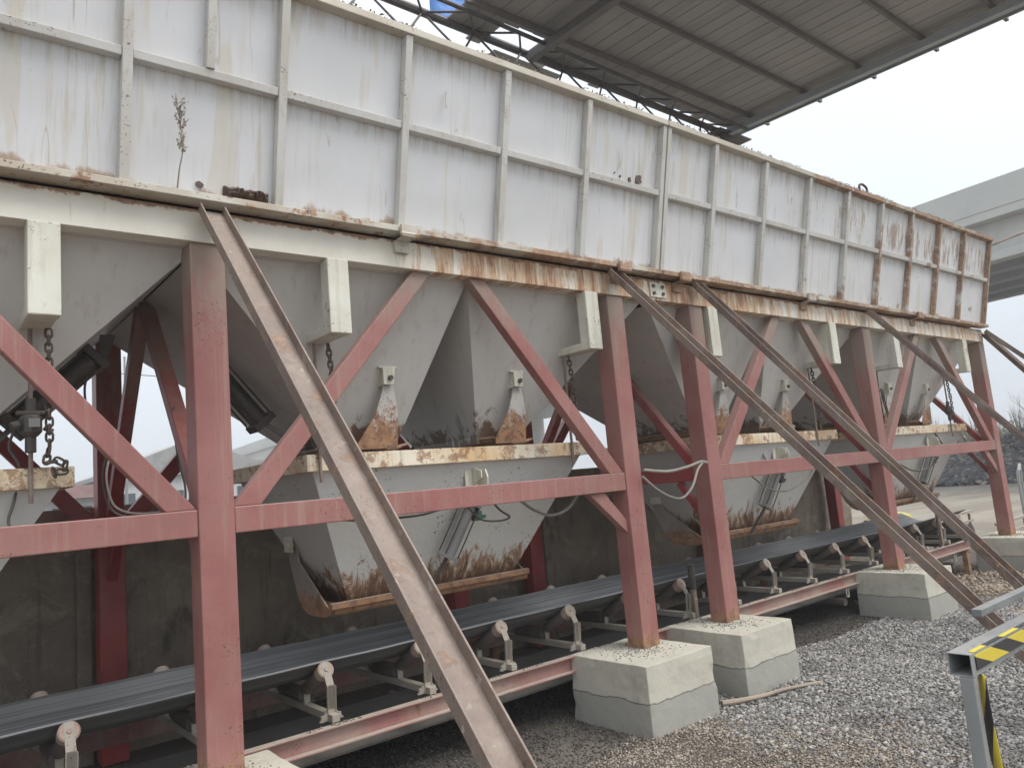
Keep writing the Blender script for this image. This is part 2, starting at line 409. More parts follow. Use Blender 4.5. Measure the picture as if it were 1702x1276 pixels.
M['window'] = NT('dark_window_glass').fin((0.06, 0.08, 0.1), 0.1)
M['yellow'] = painted('yellow_plastic', (0.6, 0.5, 0.08), rust=0, dust=0.3)
M['rot'] = painted('flaking_dark_rust', (0.06, 0.042, 0.036), (0.11, 0.07, 0.05), rust=0.5, speck=0.6, dust=0.2, bumps=0.8)


# ------------------------------------------------------------------ geometry helpers
class MB:
    def __init__(s):
        s.v, s.f = [], []

    def add(s, vs, fs):
        k = len(s.v)
        s.v += [tuple(v) for v in vs]
        s.f += [tuple(i + k for i in f) for f in fs]
        return s

    def box(s, x0, x1, y0, y1, z0, z1):
        vs = [(x, y, z) for z in (z0, z1) for y in (y0, y1) for x in (x0, x1)]
        return s.add(vs, [(0, 2, 3, 1), (4, 5, 7, 6), (0, 1, 5, 4), (2, 6, 7, 3), (0, 4, 6, 2), (1, 3, 7, 5)])

    def hexa(s, lo, hi):
        """two quads (4 points each, same winding) joined"""
        return s.add(list(lo) + list(hi), [(3, 2, 1, 0), (4, 5, 6, 7), (0, 1, 5, 4), (1, 2, 6, 5), (2, 3, 7, 6), (3, 0, 4, 7)])

    def sweep(s, prof, p0, p1, up, closed=True, cap=True):
        """profile (a,b) in the frame (side, up') swept straight from p0 to p1"""
        p0, p1 = Vector(p0), Vector(p1)
        d = (p1 - p0).normalized()
        side = d.cross(Vector(up)).normalized()
        u = side.cross(d).normalized()
        n = len(prof)
        vs = [p + side * a + u * b for p in (p0, p1) for a, b in prof]
        fs = [(i, (i + 1) % n, n + (i + 1) % n, n + i) for i in range(n if closed else n - 1)]
        if cap:
            fs += [tuple(range(n - 1, -1, -1)), tuple(range(n, 2 * n))]
        return s.add(vs, fs)

    def beam(s, p0, p1, w, h, up=(0, 0, 1)):
        a, b = w / 2, h / 2
        return s.sweep([(-a, -b), (a, -b), (a, b), (-a, b)], p0, p1, up)

    def channel(s, p0, p1, w, h, t=0.008, up=(0, 0, 1)):
        """U section: web w wide, flanges h tall, opening towards up"""
        a = w / 2
        return s.sweep([(-a, 0), (a, 0), (a, h), (a - t, h), (a - t, t), (-a + t, t), (-a + t, h), (-a, h)], p0, p1, up)

    def tube(s, pts, r, n=8, cap=True):
        pts = [Vector(p) for p in pts]
        rr = r if isinstance(r, (list, tuple)) else [r] * len(pts)
        rings = []
        d = (pts[1] - pts[0]).normalized()
        ref = Vector((0, 0, 1)) if abs(d.z) < 0.9 else Vector((1, 0, 0))
        a = d.cross(ref).normalized()
        for i, p in enumerate(pts):
            d = (pts[min(i + 1, len(pts) - 1)] - pts[max(i - 1, 0)]).normalized()
            a = (a - d * a.dot(d)).normalized()
            b = d.cross(a)
            rings.append([p + (a * math.cos(2 * PI * k / n) + b * math.sin(2 * PI * k / n)) * rr[i] for k in range(n)])
        vs = [v for r_ in rings for v in r_]
        fs = [(i * n + k, i * n + (k + 1) % n, (i + 1) * n + (k + 1) % n, (i + 1) * n + k) for i in range(len(pts) - 1) for k in range(n)]
        if cap:
            fs += [tuple(range(n - 1, -1, -1)), tuple(range((len(pts) - 1) * n, len(pts) * n))]
        return s.add(vs, fs)

    def plate(s, poly, axis, a, b):
        """polygon in the plane across axis, from a to b on that axis; poly given in the other two coordinates in order"""
        def P(q, c):
            return {'x': (c, q[0], q[1]), 'y': (q[0], c, q[1]), 'z': (q[0], q[1], c)}[axis]
        n = len(poly)
        vs = [P(q, a) for q in poly] + [P(q, b) for q in poly]
        fs = [(i, (i + 1) % n, n + (i + 1) % n, n + i) for i in range(n)] + [tuple(range(n - 1, -1, -1)), tuple(range(n, 2 * n))]
        return s.add(vs, fs)


def tag(o, label=None, cat=None, group=None, kind=None):
    for k, v in (('label', label), ('category', cat), ('group', group), ('kind', kind)):
        if v:
            o[k] = v
    return o


def empty(name, loc, label, cat, group=None):
    o = bpy.data.objects.new(name, None)
    o.empty_display_size = 0.1
    COL.objects.link(o)
    o.location = loc
    return tag(o, label, cat, group)


def wpos(o):
    p = Vector((0, 0, 0))
    while o is not None:
        p += o.location
        o = o.parent
    return p


def obj(name, mb, mat, parent=None, bevel=0, smooth=False, origin=None):
    v = mb.v
    n = len(v)
    xs = np.array(v)
    org = Vector(origin) if origin is not None else Vector(((xs[:, 0].min() + xs[:, 0].max()) / 2, (xs[:, 1].min() + xs[:, 1].max()) / 2, xs[:, 2].min()))
    me = bpy.data.meshes.new(name)
    me.from_pydata([(a - org.x, b - org.y, c - org.z) for a, b, c in v], [], mb.f)
    bm = bmesh.new()
    bm.from_mesh(me)
    bmesh.ops.recalc_face_normals(bm, faces=bm.faces)
    bm.to_mesh(me)
    bm.free()
    me.materials.append(M[mat] if isinstance(mat, str) else mat)
    if smooth:
        me.polygons.foreach_set('use_smooth', [True] * len(me.polygons))
        try:
            me.set_sharp_from_angle(angle=math.radians(40))
        except Exception:
            pass
    o = bpy.data.objects.new(name, me)
    COL.objects.link(o)
    if parent is not None:
        o.parent = parent
        o.location = org - wpos(parent)
    else:
        o.location = org
    if bevel:
        b = o.modifiers.new('bevel', 'BEVEL')
        b.width = bevel
        b.segments = 2
        b.limit_method = 'ANGLE'
        b.angle_limit = math.radians(50)
    return o


def again(src, parent, loc, rot=None, name=None):
    """a copy of a piece sharing its mesh; loc in world space"""
    o = src.copy()
    COL.objects.link(o)
    o.parent = parent
    o.location = Vector(loc) - (wpos(parent) if parent else Vector((0, 0, 0)))
    if rot:
        o.rotation_euler = rot
    return o


def curve_pts(a, b, sag, n=14, wob=0.0, seed=0):
    a, b = Vector(a), Vector(b)
    q = random.Random(seed)
    out = []
    for i in range(n + 1):
        f = i / n
        p = a.lerp(b, f)
        p.z -= sag * 4 * f * (1 - f)
        if 0 < i < n:
            p += Vector((q.uniform(-wob, wob), q.uniform(-wob, wob), q.uniform(-wob, wob)))
        out.append(p)
    return out


def spline(pts, n=6):
    P = [Vector(p) for p in pts]
    P = [P[0] * 2 - P[1]] + P + [P[-1] * 2 - P[-2]]
    out = []
    for i in range(1, len(P) - 2):
        for k in range(n):
            t_ = k / n
            a, b, c, d = P[i - 1], P[i], P[i + 1], P[i + 2]
            out.append(0.5 * ((2 * b) + (c - a) * t_ + (2 * a - 5 * b + 4 * c - d) * t_ ** 2 + (3 * b - a - 3 * c + d) * t_ ** 3))
    out.append(P[-2])
    return out


def bolt(x, y, z, r=0.014, h=0.012):
    mb = MB()
    mb.tube([(x, y, z), (x, y - h, z)], r, 6)
    return mb


# ------------------------------------------------------------------ ground
def gz(x, y):
    """gentle lumps, rising a little at the far right"""
    h = 0.02 * mnoise.noise(Vector((x * 0.9, y * 0.9, 0))) + 0.012 * mnoise.noise(Vector((x * 3, y * 3, 4)))
    d = math.hypot(x - 11.3, y - 2.4)
    h += 0.10 * math.exp(-(d / 1.1) ** 2)
    return h - 0.012


mb = MB()
xs_ = sorted(set([-185, -120, -50, -20, -10, -6] + [round(-3 + 0.16 * i, 3) for i in range(125)] + [18, 19.5, 22, 26, 32, 45, 80, 130, 185]))
ys_ = sorted(set([-185, -100, -40, -15, -6, -2] + [round(-1 + 0.16 * i, 3) for i in range(48)] + [8, 10, 14, 20, 30, 50, 90, 140, 185]))
for yy in ys_:
    for xx in xs_:
        inn = -3 <= xx <= 17 and -1 <= yy <= 6.6
        mb.v.append((xx, yy, gz(xx, yy) if inn else -0.012))
nx = len(xs_)
for j in range(len(ys_) - 1):
    for i in range(nx - 1):
        mb.f.append((j * nx + i, j * nx + i + 1, (j + 1) * nx + i + 1, (j + 1) * nx + i))
tag(obj('ground', mb, 'ground', smooth=True), kind='structure')

# ------------------------------------------------------------------ storage bins
def panel_y(z):            # front plane of the ribs, flaring outwards with height
    return 3.555 + (z - 3.10) * (3.315 - 3.555) / 1.06


Z0, ZM, Z1 = 3.10, 3.665, 4.155
POST0, PITCH = 0.06, 0.72
MODS = [('left', -1.72, 4.475, (-1.72, -0.30, 1.14, 2.80, 4.44)), ('right', 4.485, 11.0, (4.53, 6.2, 7.84, 9.4, 10.98))]
binlabel = ['white rust streaked aggregate bin, the nearer left one of the two joined bins',
            'white aggregate bin with brown rusty ribs, the farther right one under the canopy']
bins = []
TOPY0, TOPY1 = 3.76, 5.93


def ribmesh(w, dep, z0, z1, x):
    mb = MB()
    a, b = w / 2, dep
    lo = [(x - a, panel_y(z0), z0), (x + a, panel_y(z0), z0), (x + a, panel_y(z0) + b, z0), (x - a, panel_y(z0) + b, z0)]
    hi = [(x - a, panel_y(z1), z1), (x + a, panel_y(z1), z1), (x + a, panel_y(z1) + b, z1), (x - a, panel_y(z1) + b, z1)]
    return mb.hexa(lo, hi)


def quadbox(mb, x0, x1, z0, z1, off, t_):
    lo = [(x0, panel_y(z0) + off, z0), (x1, panel_y(z0) + off, z0), (x1, panel_y(z0) + off + t_, z0), (x0, panel_y(z0) + off + t_, z0)]
    hi = [(x0, panel_y(z1) + off, z1), (x1, panel_y(z1) + off, z1), (x1, panel_y(z1) + off + t_, z1), (x0, panel_y(z1) + off + t_, z1)]
    return mb.hexa(lo, hi)


for mi, (nm, X0, X1, FX) in enumerate(MODS):
    B = empty('aggregate_bin', ((X0 + X1) / 2, 4.8, 2.88), binlabel[mi], 'aggregate bin')
    bins.append(B)
    posts = [POST0 + PITCH * k for k in range(-3, 17)]
    posts = [p for p in posts if X0 + 0.1 < p < X1 - 0.15]
    ends = [X0 + 0.022, X1 - 0.024]
    allp = sorted(posts + ends)
    for p in allp:
        w = 0.044 if p not in ends else 0.04
        obj('rib', ribmesh(w, 0.055, Z0 + 0.001, Z1 - 0.002, p), 'post', B, bevel=0.003)
    if mi == 0:
        obj('rib', ribmesh(0.04, 0.055, ZM + 0.022, Z1 - 0.002, 1.14), 'post', B, bevel=0.003)
    for a, b in zip(allp[:-1], allp[1:]):
        hw = 0.0225
        # sheets, upper and lower; slightly bowed between the ribs
        for z0, z1 in ((Z0 + 0.002, ZM - 0.002), (ZM + 0.002, Z1)):
            mb = MB()
            n_, k_ = 6, 5
            bow = R_.uniform(-0.004, 0.005)
            for j in range(k_ + 1):
                for i in range(n_ + 1):
                    u, v = i / n_, j / k_
                    z = z0 + (z1 - z0) * v
                    xx = a + 0.004 + (b - a - 0.008) * u
                    mb.v.append((xx, panel_y(z) + 0.056 - bow * math.sin(PI * u) * math.sin(PI * v), z))
            N = len(mb.v)
            mb.v += [(x, y + 0.008, z) for x, y, z in mb.v]
            W_ = n_ + 1
            for j in range(k_):
                for i in range(n_):
                    q = j * W_ + i
                    mb.f.append((q, q + 1, q + W_ + 1, q + W_))
                    mb.f.append((N + q, N + q + W_, N + q + W_ + 1, N + q + 1))
            obj('panel', mb, 'panel', B, smooth=True)
        # middle rail pieces butt between the ribs
        if b - a > 0.2:
            mb = MB()
            quadbox(mb, a + hw + 0.001, b - hw - 0.001, ZM - 0.02, ZM + 0.02, 0.008, 0.047)
            obj('rail', mb, 'rail', B, bevel=0.003)
    mb = MB()
    yt = panel_y(Z1)
    mb.box(X0, X1, yt - 0.012, yt + 0.075, Z1, Z1 + 0.045)
    obj('top_rail', mb, 'toprail', B, bevel=0.004)
    mb = MB()
    mb.box(X0, X1, 3.525, 3.64, 3.064, 3.099)
    obj('bottom_ledge', mb, 'botrail', B, bevel=0.003)
    # girder: channel section, dark shadow gap above it
    mb = MB()
    mb.box(X0, X1, 3.62, 3.632, 2.885, 3.046)
    mb.box(X0, X1, 3.632, 3.72, 2.885, 2.897)
    mb.box(X0, X1, 3.632, 3.72, 3.034, 3.046)
    obj('girder', mb, 'girder', B, bevel=0.002)
    mb = MB()
    mb.box(X0, X1, 3.66, 3.70, 3.047, 3.055)
    obj('gap_shadow_strip', mb, 'dark', B)  # added dark strip standing in for the shadow in the gap
    mb = MB()
    mb.box(X0, X1, 6.0, 6.09, 2.885, 3.046)
    obj('girder', mb, 'girder', B)
    # back and end walls
    mb = MB()
    mb.hexa([(X0, 6.05, 3.06), (X1, 6.05, 3.06), (X1, 6.06, 3.06), (X0, 6.06, 3.06)], [(X0, 6.30, 4.16), (X1, 6.30, 4.16), (X1, 6.31, 4.16), (X0, 6.31, 4.16)])
    obj('back_wall', mb, 'panel', B)
    for xe in (X0 + 0.001, X1 - 0.013):
        mb = MB()
        mb.plate([(3.64, 3.1), (6.04, 3.1), (6.29, 4.15), (3.39, 4.15)], 'x', xe, xe + 0.012)
        obj('end_wall', mb, 'panel', B)
    # funnels
    for k in range(4):
        a, b = FX[k], FX[k + 1]
        mid = (FX[0] + FX[2]) / 2 if k < 2 else (FX[2] + FX[4]) / 2
        mid = FX[1] if k < 2 else FX[3]
        if k % 2 == 0:
            oa, ob = mid - 0.68, mid - 0.33
        else:
            oa, ob = mid + 0.29, mid + 0.66
            if mi == 0 and k == 1:      # this cone is flatter on its right
                oa, ob = mid + 0.14, mid + 0.48
        e = 0.006
        zt, zb = 2.884, 1.94
        f = MB()
        top = [(a + e, TOPY0, zt), (b - e, TOPY0, zt), (b - e, TOPY1, zt), (a + e, TOPY1, zt)]
        bot = [(oa, 4.18, zb), (ob, 4.18, zb), (ob, 5.0, zb), (oa, 5.0, zb)]
        f.add(top + bot, [(0, 1, 5, 4), (1, 2, 6, 5), (2, 3, 7, 6), (3, 0, 4, 7)])
        # short collar under the cone
        col = [(x, y, zb - 0.05) for x, y, z in bot]
        f.add(bot + col, [(0, 1, 5, 4), (1, 2, 6, 5), (2, 3, 7, 6), (3, 0, 4, 7)])
        fo = obj('funnel', f, 'hopper', B)
        so = fo.modifiers.new('plate', 'SOLIDIFY')
        so.thickness = 0.008
        so.offset = -1
        mb = MB()
        mb.box(a + 0.02, b - 0.02, 3.722, 3.79, 2.8845, 2.95)
        obj('funnel_flange', mb, 'hopper', fo)
        # clam gate under the outlet: curved shell, end arms, pivot bracket on the sloping front
        px = ob - 0.15 if k % 2 == 0 else ob - 0.12
        s_ = -1
        g = MB()
        pz = 2.30
        n_ = 7
        arc = []
        for i in range(n_ + 1):
            an = math.radians(-120 + 54 * i / n_)
            arc.append((px - 0.03 + 0.44 * math.cos(an) * 0.9, pz + 0.44 * math.sin(an)))
        g.add([(x, y, z) for y in (4.03, 5.12) for x, z in arc], [(i, i + 1, n_ + 2 + i, n_ + 1 + i) for i in range(n_)])
        go = obj('clam_gate', g, 'arm', fo, smooth=True)
        so = go.modifiers.new('plate', 'SOLIDIFY')
        so.thickness = 0.01
        w2 = 0.13
        poly = [(px - 0.03, pz + 0.0), (px + 0.03, pz + 0.0), (px + 0.045, pz - 0.12), (px + 0.055, pz - 0.22), (px + 0.035, pz - 0.425), (px + w2 * s_ * 1.75, pz - 0.425), (px + w2 * s_ * 1.75, pz - 0.39), (px - 0.10, pz - 0.22), (px - 0.045, pz - 0.08)]
        for yy in (3.995, 5.115):
            mb = MB()
            mb.plate(poly, 'y', yy, yy + 0.012)
            obj('gate_arm', mb, 'arm', fo, bevel=0.002)
        mb = MB()
        mb.plate([(px - 0.05, pz - 0.04), (px + 0.02, pz - 0.04), (px + 0.035, pz + 0.06), (px - 0.05, pz + 0.06)], 'y', 3.96, 3.972)
        mb.plate([(3.972, pz - 0.04), (4.12, pz - 0.06), (4.02, pz + 0.06), (3.972, pz + 0.06)], 'x', px - 0.05, px - 0.04)
        mb.box(px - 0.075, px + 0.05, 3.965, 4.05, pz + 0.0605, pz + 0.072)
        obj('pivot_bracket', mb, 'bracket', fo, bevel=0.002)
        mb = MB()
        mb.tube([(px - 0.005, 3.945, pz), (px - 0.005, 4.07, pz)], 0.016, 8)
        obj('pivot_pin', mb, 'dark', fo, smooth=True)
    # hanging brackets of the weigh hoppers
    for bx in ([-1.15, 0.475, 1.835, 3.765] if mi == 0 else [5.16, 7.09, 8.44, 10.33]):
        mb = MB()
        mb.box(bx - 0.062, bx + 0.062, 3.606, 3.70, 2.474, 2.884)
        mb.box(bx - 0.060, bx + 0.060, 3.702, 3.945, 2.477, 2.53)
        obj('hanger_bracket', mb, 'bracket', B, bevel=0.006)
    # clips on the ledge
    for cx in ([2.24, 4.03] if mi == 0 else [4.72, 6.58, 8.9]):
        mb = MB()
        mb.box(cx - 0.045, cx + 0.045, 3.59, 3.619, 2.965, 3.035)
        mb.box(cx - 0.045, cx + 0.045, 3.517, 3.59, 3.031, 3.035)
        mb.box(cx - 0.055, cx + 0.055, 3.495, 3.518, 3.03, 3.10)
        mb.tube([(cx - 0.06, 3.505, 3.045), (cx + 0.06, 3.505, 3.045)], 0.014, 8)
        obj('hinge_clip', mb, 'botrail', B, bevel=0.002)
    if mi == 1:
        mb = MB()
        mb.box(-0.0 + 4.40 - 0.09 + 0.1, 4.40 + 0.19, 3.608, 3.6195, 2.905, 3.02)
        pl = obj('splice_plate', mb, 'bracket', B, bevel=0.002)
        for dx in (0.045, 0.15):
            for dz in (0.03, 0.085):
                obj('bolt', bolt(4.40 + dx, 3.608, 2.905 + dz), 'rot', pl)
        mb = MB()
        mb.tube(spline([(7.50, 3.33, 4.2), (7.50, 3.33, 4.26), (7.57, 3.33, 4.285), (7.65, 3.33, 4.26), (7.65, 3.33, 4.2)], 4), 0.012, 8)
        obj('lifting_lug', mb, 'rot', B, smooth=True)
    else:
        # scab of flaking rust on the ledge and torn sheet
        mb = MB()
        bmx = bmesh.new()
        bmesh.ops.create_grid(bmx, x_segments=22, y_segments=6, size=1)
        for v in bmx.verts:
            u, w_ = v.co.x, v.co.y
            k_ = max(0, 1 - abs(u) ** 5) * max(0, 1 - abs(w_) ** 3)
            h = k_ * (0.05 + 0.05 * mnoise.noise(Vector((u * 6, w_ * 3, 1))))
            z = 3.145 + w_ * 0.042 * (0.7 + 0.6 * mnoise.noise(Vector((u * 3, 2, 2))))
            v.co = (1.345 + u * 0.115, panel_y(z) + 0.05 - h, z)
        mb.v = [tuple(v.co) for v in bmx.verts]
        mb.f = [tuple(v.index for v in f_.verts) for f_ in bmx.faces]
        bmx.free()
        obj('rust_scab', mb, 'rot', B)
        for (x, z, s) in ((1.02, 3.108, 0.03), (1.12, 3.165, 0.022), (1.15, 3.115, 0.018), (4.235, 3.745, 0.04), (4.14, 3.725, 0.022), (4.215, 3.70, 0.014), (4.04, 3.73, 0.010), (3.98, 3.745, 0.007)):
            mb = MB()
            q = random.Random(int(x * 1000))
            pts = []
            for i in range(11):
                an = 2 * PI * i / 11
                rr = s * q.uniform(0.5, 1.1)
                pts.append((x + rr * math.cos(an), z + rr * 1.1 * math.sin(an)))
            yy = panel_y(z) + 0.047
            mb.plate(pts, 'y', yy, yy + 0.008)
            obj('corroded_hole', mb, 'rot', B)
        mb = MB()
        mb.tube([(2.50, 3.40, 3.93), (2.49, 3.402, 3.83)], 0.006, 6)
        obj('dent_crease', mb, 'rail', B)


# ------------------------------------------------------------------ stones
def stonefield(name, mat, pts, sizes, label=None, cat=None, flat=0.6, seed=1, low=False):
    rng = np.random.default_rng(seed)
    n = len(pts)
    if low:
        base = np.array([(1, 0, 0), (-1, 0, 0), (0, 1, 0), (0, -1, 0), (0, 0, 1), (0, 0, -1)], float)
        faces = np.array([(0, 2, 4), (2, 1, 4), (1, 3, 4), (3, 0, 4), (2, 0, 5), (1, 2, 5), (3, 1, 5), (0, 3, 5)])
    else:
        b = bmesh.new()
        bmesh.ops.create_icosphere(b, subdivisions=1, radius=1)
        base = np.array([v.co[:] for v in b.verts])
        faces = np.array([[v.index for v in f_.verts] for f_ in b.faces])
        b.free()
    k = len(base)
    V = base[None] * (1 + rng.uniform(-0.32, 0.32, (n, k, 1)))
    V = V * (np.array([1, 0.75, flat]) * rng.uniform(0.75, 1.25, (n, 1, 3)))
    a = rng.uniform(0, 2 * PI, n)
    e = rng.uniform(-0.6, 0.6, n)
    ce, se = np.cos(e)[:, None], np.sin(e)[:, None]
    x, y, z = V[..., 0], V[..., 1], V[..., 2]
    x, z = x * ce - z * se, x * se + z * ce
    ca, sa = np.cos(a)[:, None], np.sin(a)[:, None]
    V = np.stack([x * ca - y * sa, x * sa + y * ca, z], -1) * sizes[:, None, None] + pts[:, None, :]
    F = faces[None] + (np.arange(n) * k)[:, None, None]
    me = bpy.data.meshes.new(name)
    me.vertices.add(n * k)
    me.vertices.foreach_set('co', V.reshape(-1).astype(np.float32))
    nf = n * len(faces)
    me.loops.add(nf * 3)
    me.polygons.add(nf)
    me.loops.foreach_set('vertex_index', F.reshape(-1).astype(np.int32))
    me.polygons.foreach_set('loop_start', (np.arange(nf) * 3).astype(np.int32))
    me.polygons.foreach_set('loop_total', np.full(nf, 3, np.int32))
    me.update(calc_edges=True)
    at = me.attributes.new('tone', 'FLOAT', 'POINT')
    at.data.foreach_set('value', np.repeat(rng.uniform(0, 1, n), k).astype(np.float32))
    me.materials.append(M[mat])
    o = bpy.data.objects.new(name, me)
    COL.objects.link(o)
    o['kind'] = 'stuff'
    if label:
        o['label'] = label
        o['category'] = cat
    return o


rng = np.random.default_rng(5)
FOOT = [(-2.05, -1.43, 0.4), (0.82, 1.44, 0.4), (3.60, 4.22, 0.418), (4.60, 5.21, 0.418), (7.55, 8.13, 0.418), (10.62, 11.35, 0.41)]


def infoot(x, y, mrg=0.0):
    r = np.zeros(len(x), bool)
    for a, b, h in FOOT:
        r |= (x > a - mrg) & (x < b + mrg) & (y > 3.31 - mrg) & (y < 3.97 + mrg)
    return r


def gzv(x, y):
    return np.array([gz(a, b) for a, b in zip(x, y)])


def scatter(n, x0, x1, y0, y1, keep, s0, s1, sink=0.35):
    x = rng.uniform(x0, x1, n)
    y = rng.uniform(y0, y1, n)
    w = np.array([mnoise.noise(Vector((a * 1.1, b * 1.1, 9))) for a, b in zip(x, y)])
    k = keep(x, y, w) & ~infoot(x, y)
    x, y = x[k], y[k]
    s = rng.uniform(s0, s1, len(x)) ** 1.0
    return np.stack([x, y, gzv(x, y) + s * sink], -1), s


# coarse grey crushed stone right of the nearest footings
p, s = scatter(88000, 3.2, 9.4, 0.5, 4.0, lambda x, y, w: (x - 3.1 + (y - 2.0) * -0.2 + w * 1.0 + rng.normal(0, 0.28, len(x)) > 1.0) & (x + w * 0.8 < 8.7) & (y < 3.75 + 0.2 * w), 0.006, 0.018)
stonefield('crushed_stone', 'stone', p, s, 'loose grey crushed stone lying between the footings and the guard rail', 'gravel', seed=2)
p, s = scatter(90000, 1.1, 5.6, 0.8, 4.2, lambda x, y, w: (x - 3.1 + (y - 2.0) * -0.2 + w * 1.0 + rng.normal(0, 0.28, len(x)) < 1.3) & (y + w * 0.5 < 3.5), 0.0055, 0.0125)
stonefield('fine_gravel', 'grit', p, s, 'fine beige gravel spread before the nearest footing', 'gravel', seed=3, low=True)
p, s = scatter(26000, 1.2, 7.5, 3.0, 5.3, lambda x, y, w: (y + w * 0.5 > 3.35), 0.006, 0.013)
stonefield('spilled_grit', 'darkgrit', p, s, 'dark grit spilled under the conveyor', 'gravel', seed=4, low=True)
p, s = scatter(9000, 8.0, 15.0, 1.6, 4.4, lambda x, y, w: (w > -0.25), 0.010, 0.028, 0.2)
stonefield('earth_clods', 'rubble', p, s, 'brown clods and chippings on the trampled earth near the far footing', 'rubble', seed=6)

# ------------------------------------------------------------------ footings
flabel = [None, 'pale concrete footing cut by the bottom edge under the leftmost red column', 'cracked pale concrete footing with grit on top, nearest to the camera in full view',
          'pale concrete footing with a dark lower half, second of the close pair', 'square pale concrete footing under the middle column of the farther bin',
          'wide pale concrete footing under the last red column at the right edge']
colx = [-1.75, 1.16, 4.03, 4.975, 7.83, 10.96]


def footing(a, b, h, label, y0=3.32, y1=3.96, seed=0):
    q = bmesh.new()
    bmesh.ops.create_cube(q, size=1)
    bmesh.ops.subdivide_edges(q, edges=q.edges[:], cuts=9, use_grid_fill=True)
    for v in q.verts:
        x, y, z = v.co
        tx = 1.0 - 0.012 * (z + 0.5)
        wx, wy = (b - a + 0.05) * tx, (y1 - y0 + 0.05) * tx
        p_ = Vector((x * wx, y * wy, z * (h + 0.12)))
        nn = mnoise.noise_vector(p_ * 5 + Vector((seed, 0, 0))) * 0.0025 + mnoise.noise_vector(p_ * 20 + Vector((seed, 3, 0))) * 0.002
        zz = p_.z + (h - 0.12) / 2
        # lower lift stands a little proud of the upper one, along an uneven joint
        jz = 0.215 + 0.02 * mnoise.noise(Vector(((x + y) * 6, seed, 0)))
        if zz < jz:
            p_.x *= 1.008
            p_.y *= 1.008
        edge = (abs(x) > 0.49) + (abs(y) > 0.49) + (z > 0.49)
        if edge >= 2:
            p_.x *= 0.993
            p_.y *= 0.993
            nn *= 1.8
            ch = mnoise.noise(p_ * 9 + Vector((seed, 9, 0)))
            if ch > 0.25:
                p_.x *= 1 - 0.05 * (ch - 0.25) * 2
                p_.y *= 1 - 0.05 * (ch - 0.25) * 2
        v.co = Vector(((a + b) / 2, (y0 + y1) / 2, zz)) + nn + Vector((p_.x, p_.y, 0))
    mb = MB()
    mb.v = [tuple(v.co) for v in q.verts]
    mb.f = [tuple(v.index for v in f_.verts) for f_ in q.faces]
    q.free()
    o = obj('footing', mb, 'footing', bevel=0.004)
    return tag(o, label, 'concrete footing', 'concrete footings under the columns')


for i, (a, b, h) in enumerate(FOOT):
    if i:
        o = footing(a, b, h, flabel[i], seed=i * 3.3)
grit_pts = []
q = random.Random(3)
for (a, b, h) in FOOT[1:]:
    for k in range(420):
        x = q.gauss((a + b) / 2, 0.13)
        y = q.gauss(3.66, 0.13)
        if a + 0.02 < x < b - 0.02 and 3.34 < y < 3.94:
            grit_pts.append((x, y, h + 0.002))
gp = np.array(grit_pts)
stonefield('footing_grit', 'stone', gp, rng.uniform(0.003, 0.008, len(gp)), 'grey grit and dust heaped round the column feet on top of the footings', 'grit', seed=9, low=True)
# small back footings
for cx in colx[1:]:
    pass

# ------------------------------------------------------------------ support frames
YF, YB = 3.635, 5.87
CW = 0.165
frames = [('red steel support frame under the nearer bin', colx[0:3], -1.75, [(-1.62, -0.55, 0), (1.315, 2.40, 1), (3.885, 2.80, 1), (1.0, -0.05, 0)]),
          ('red steel support frame under the farther right bin', colx[3:6], 5.0, [])]


def hbeam(cx, y0, y1, z0, z1):
    mb = MB()
    w = CW / 2
    mb.box(cx - w, cx + w, y0, y1, z0, z1)
    return mb


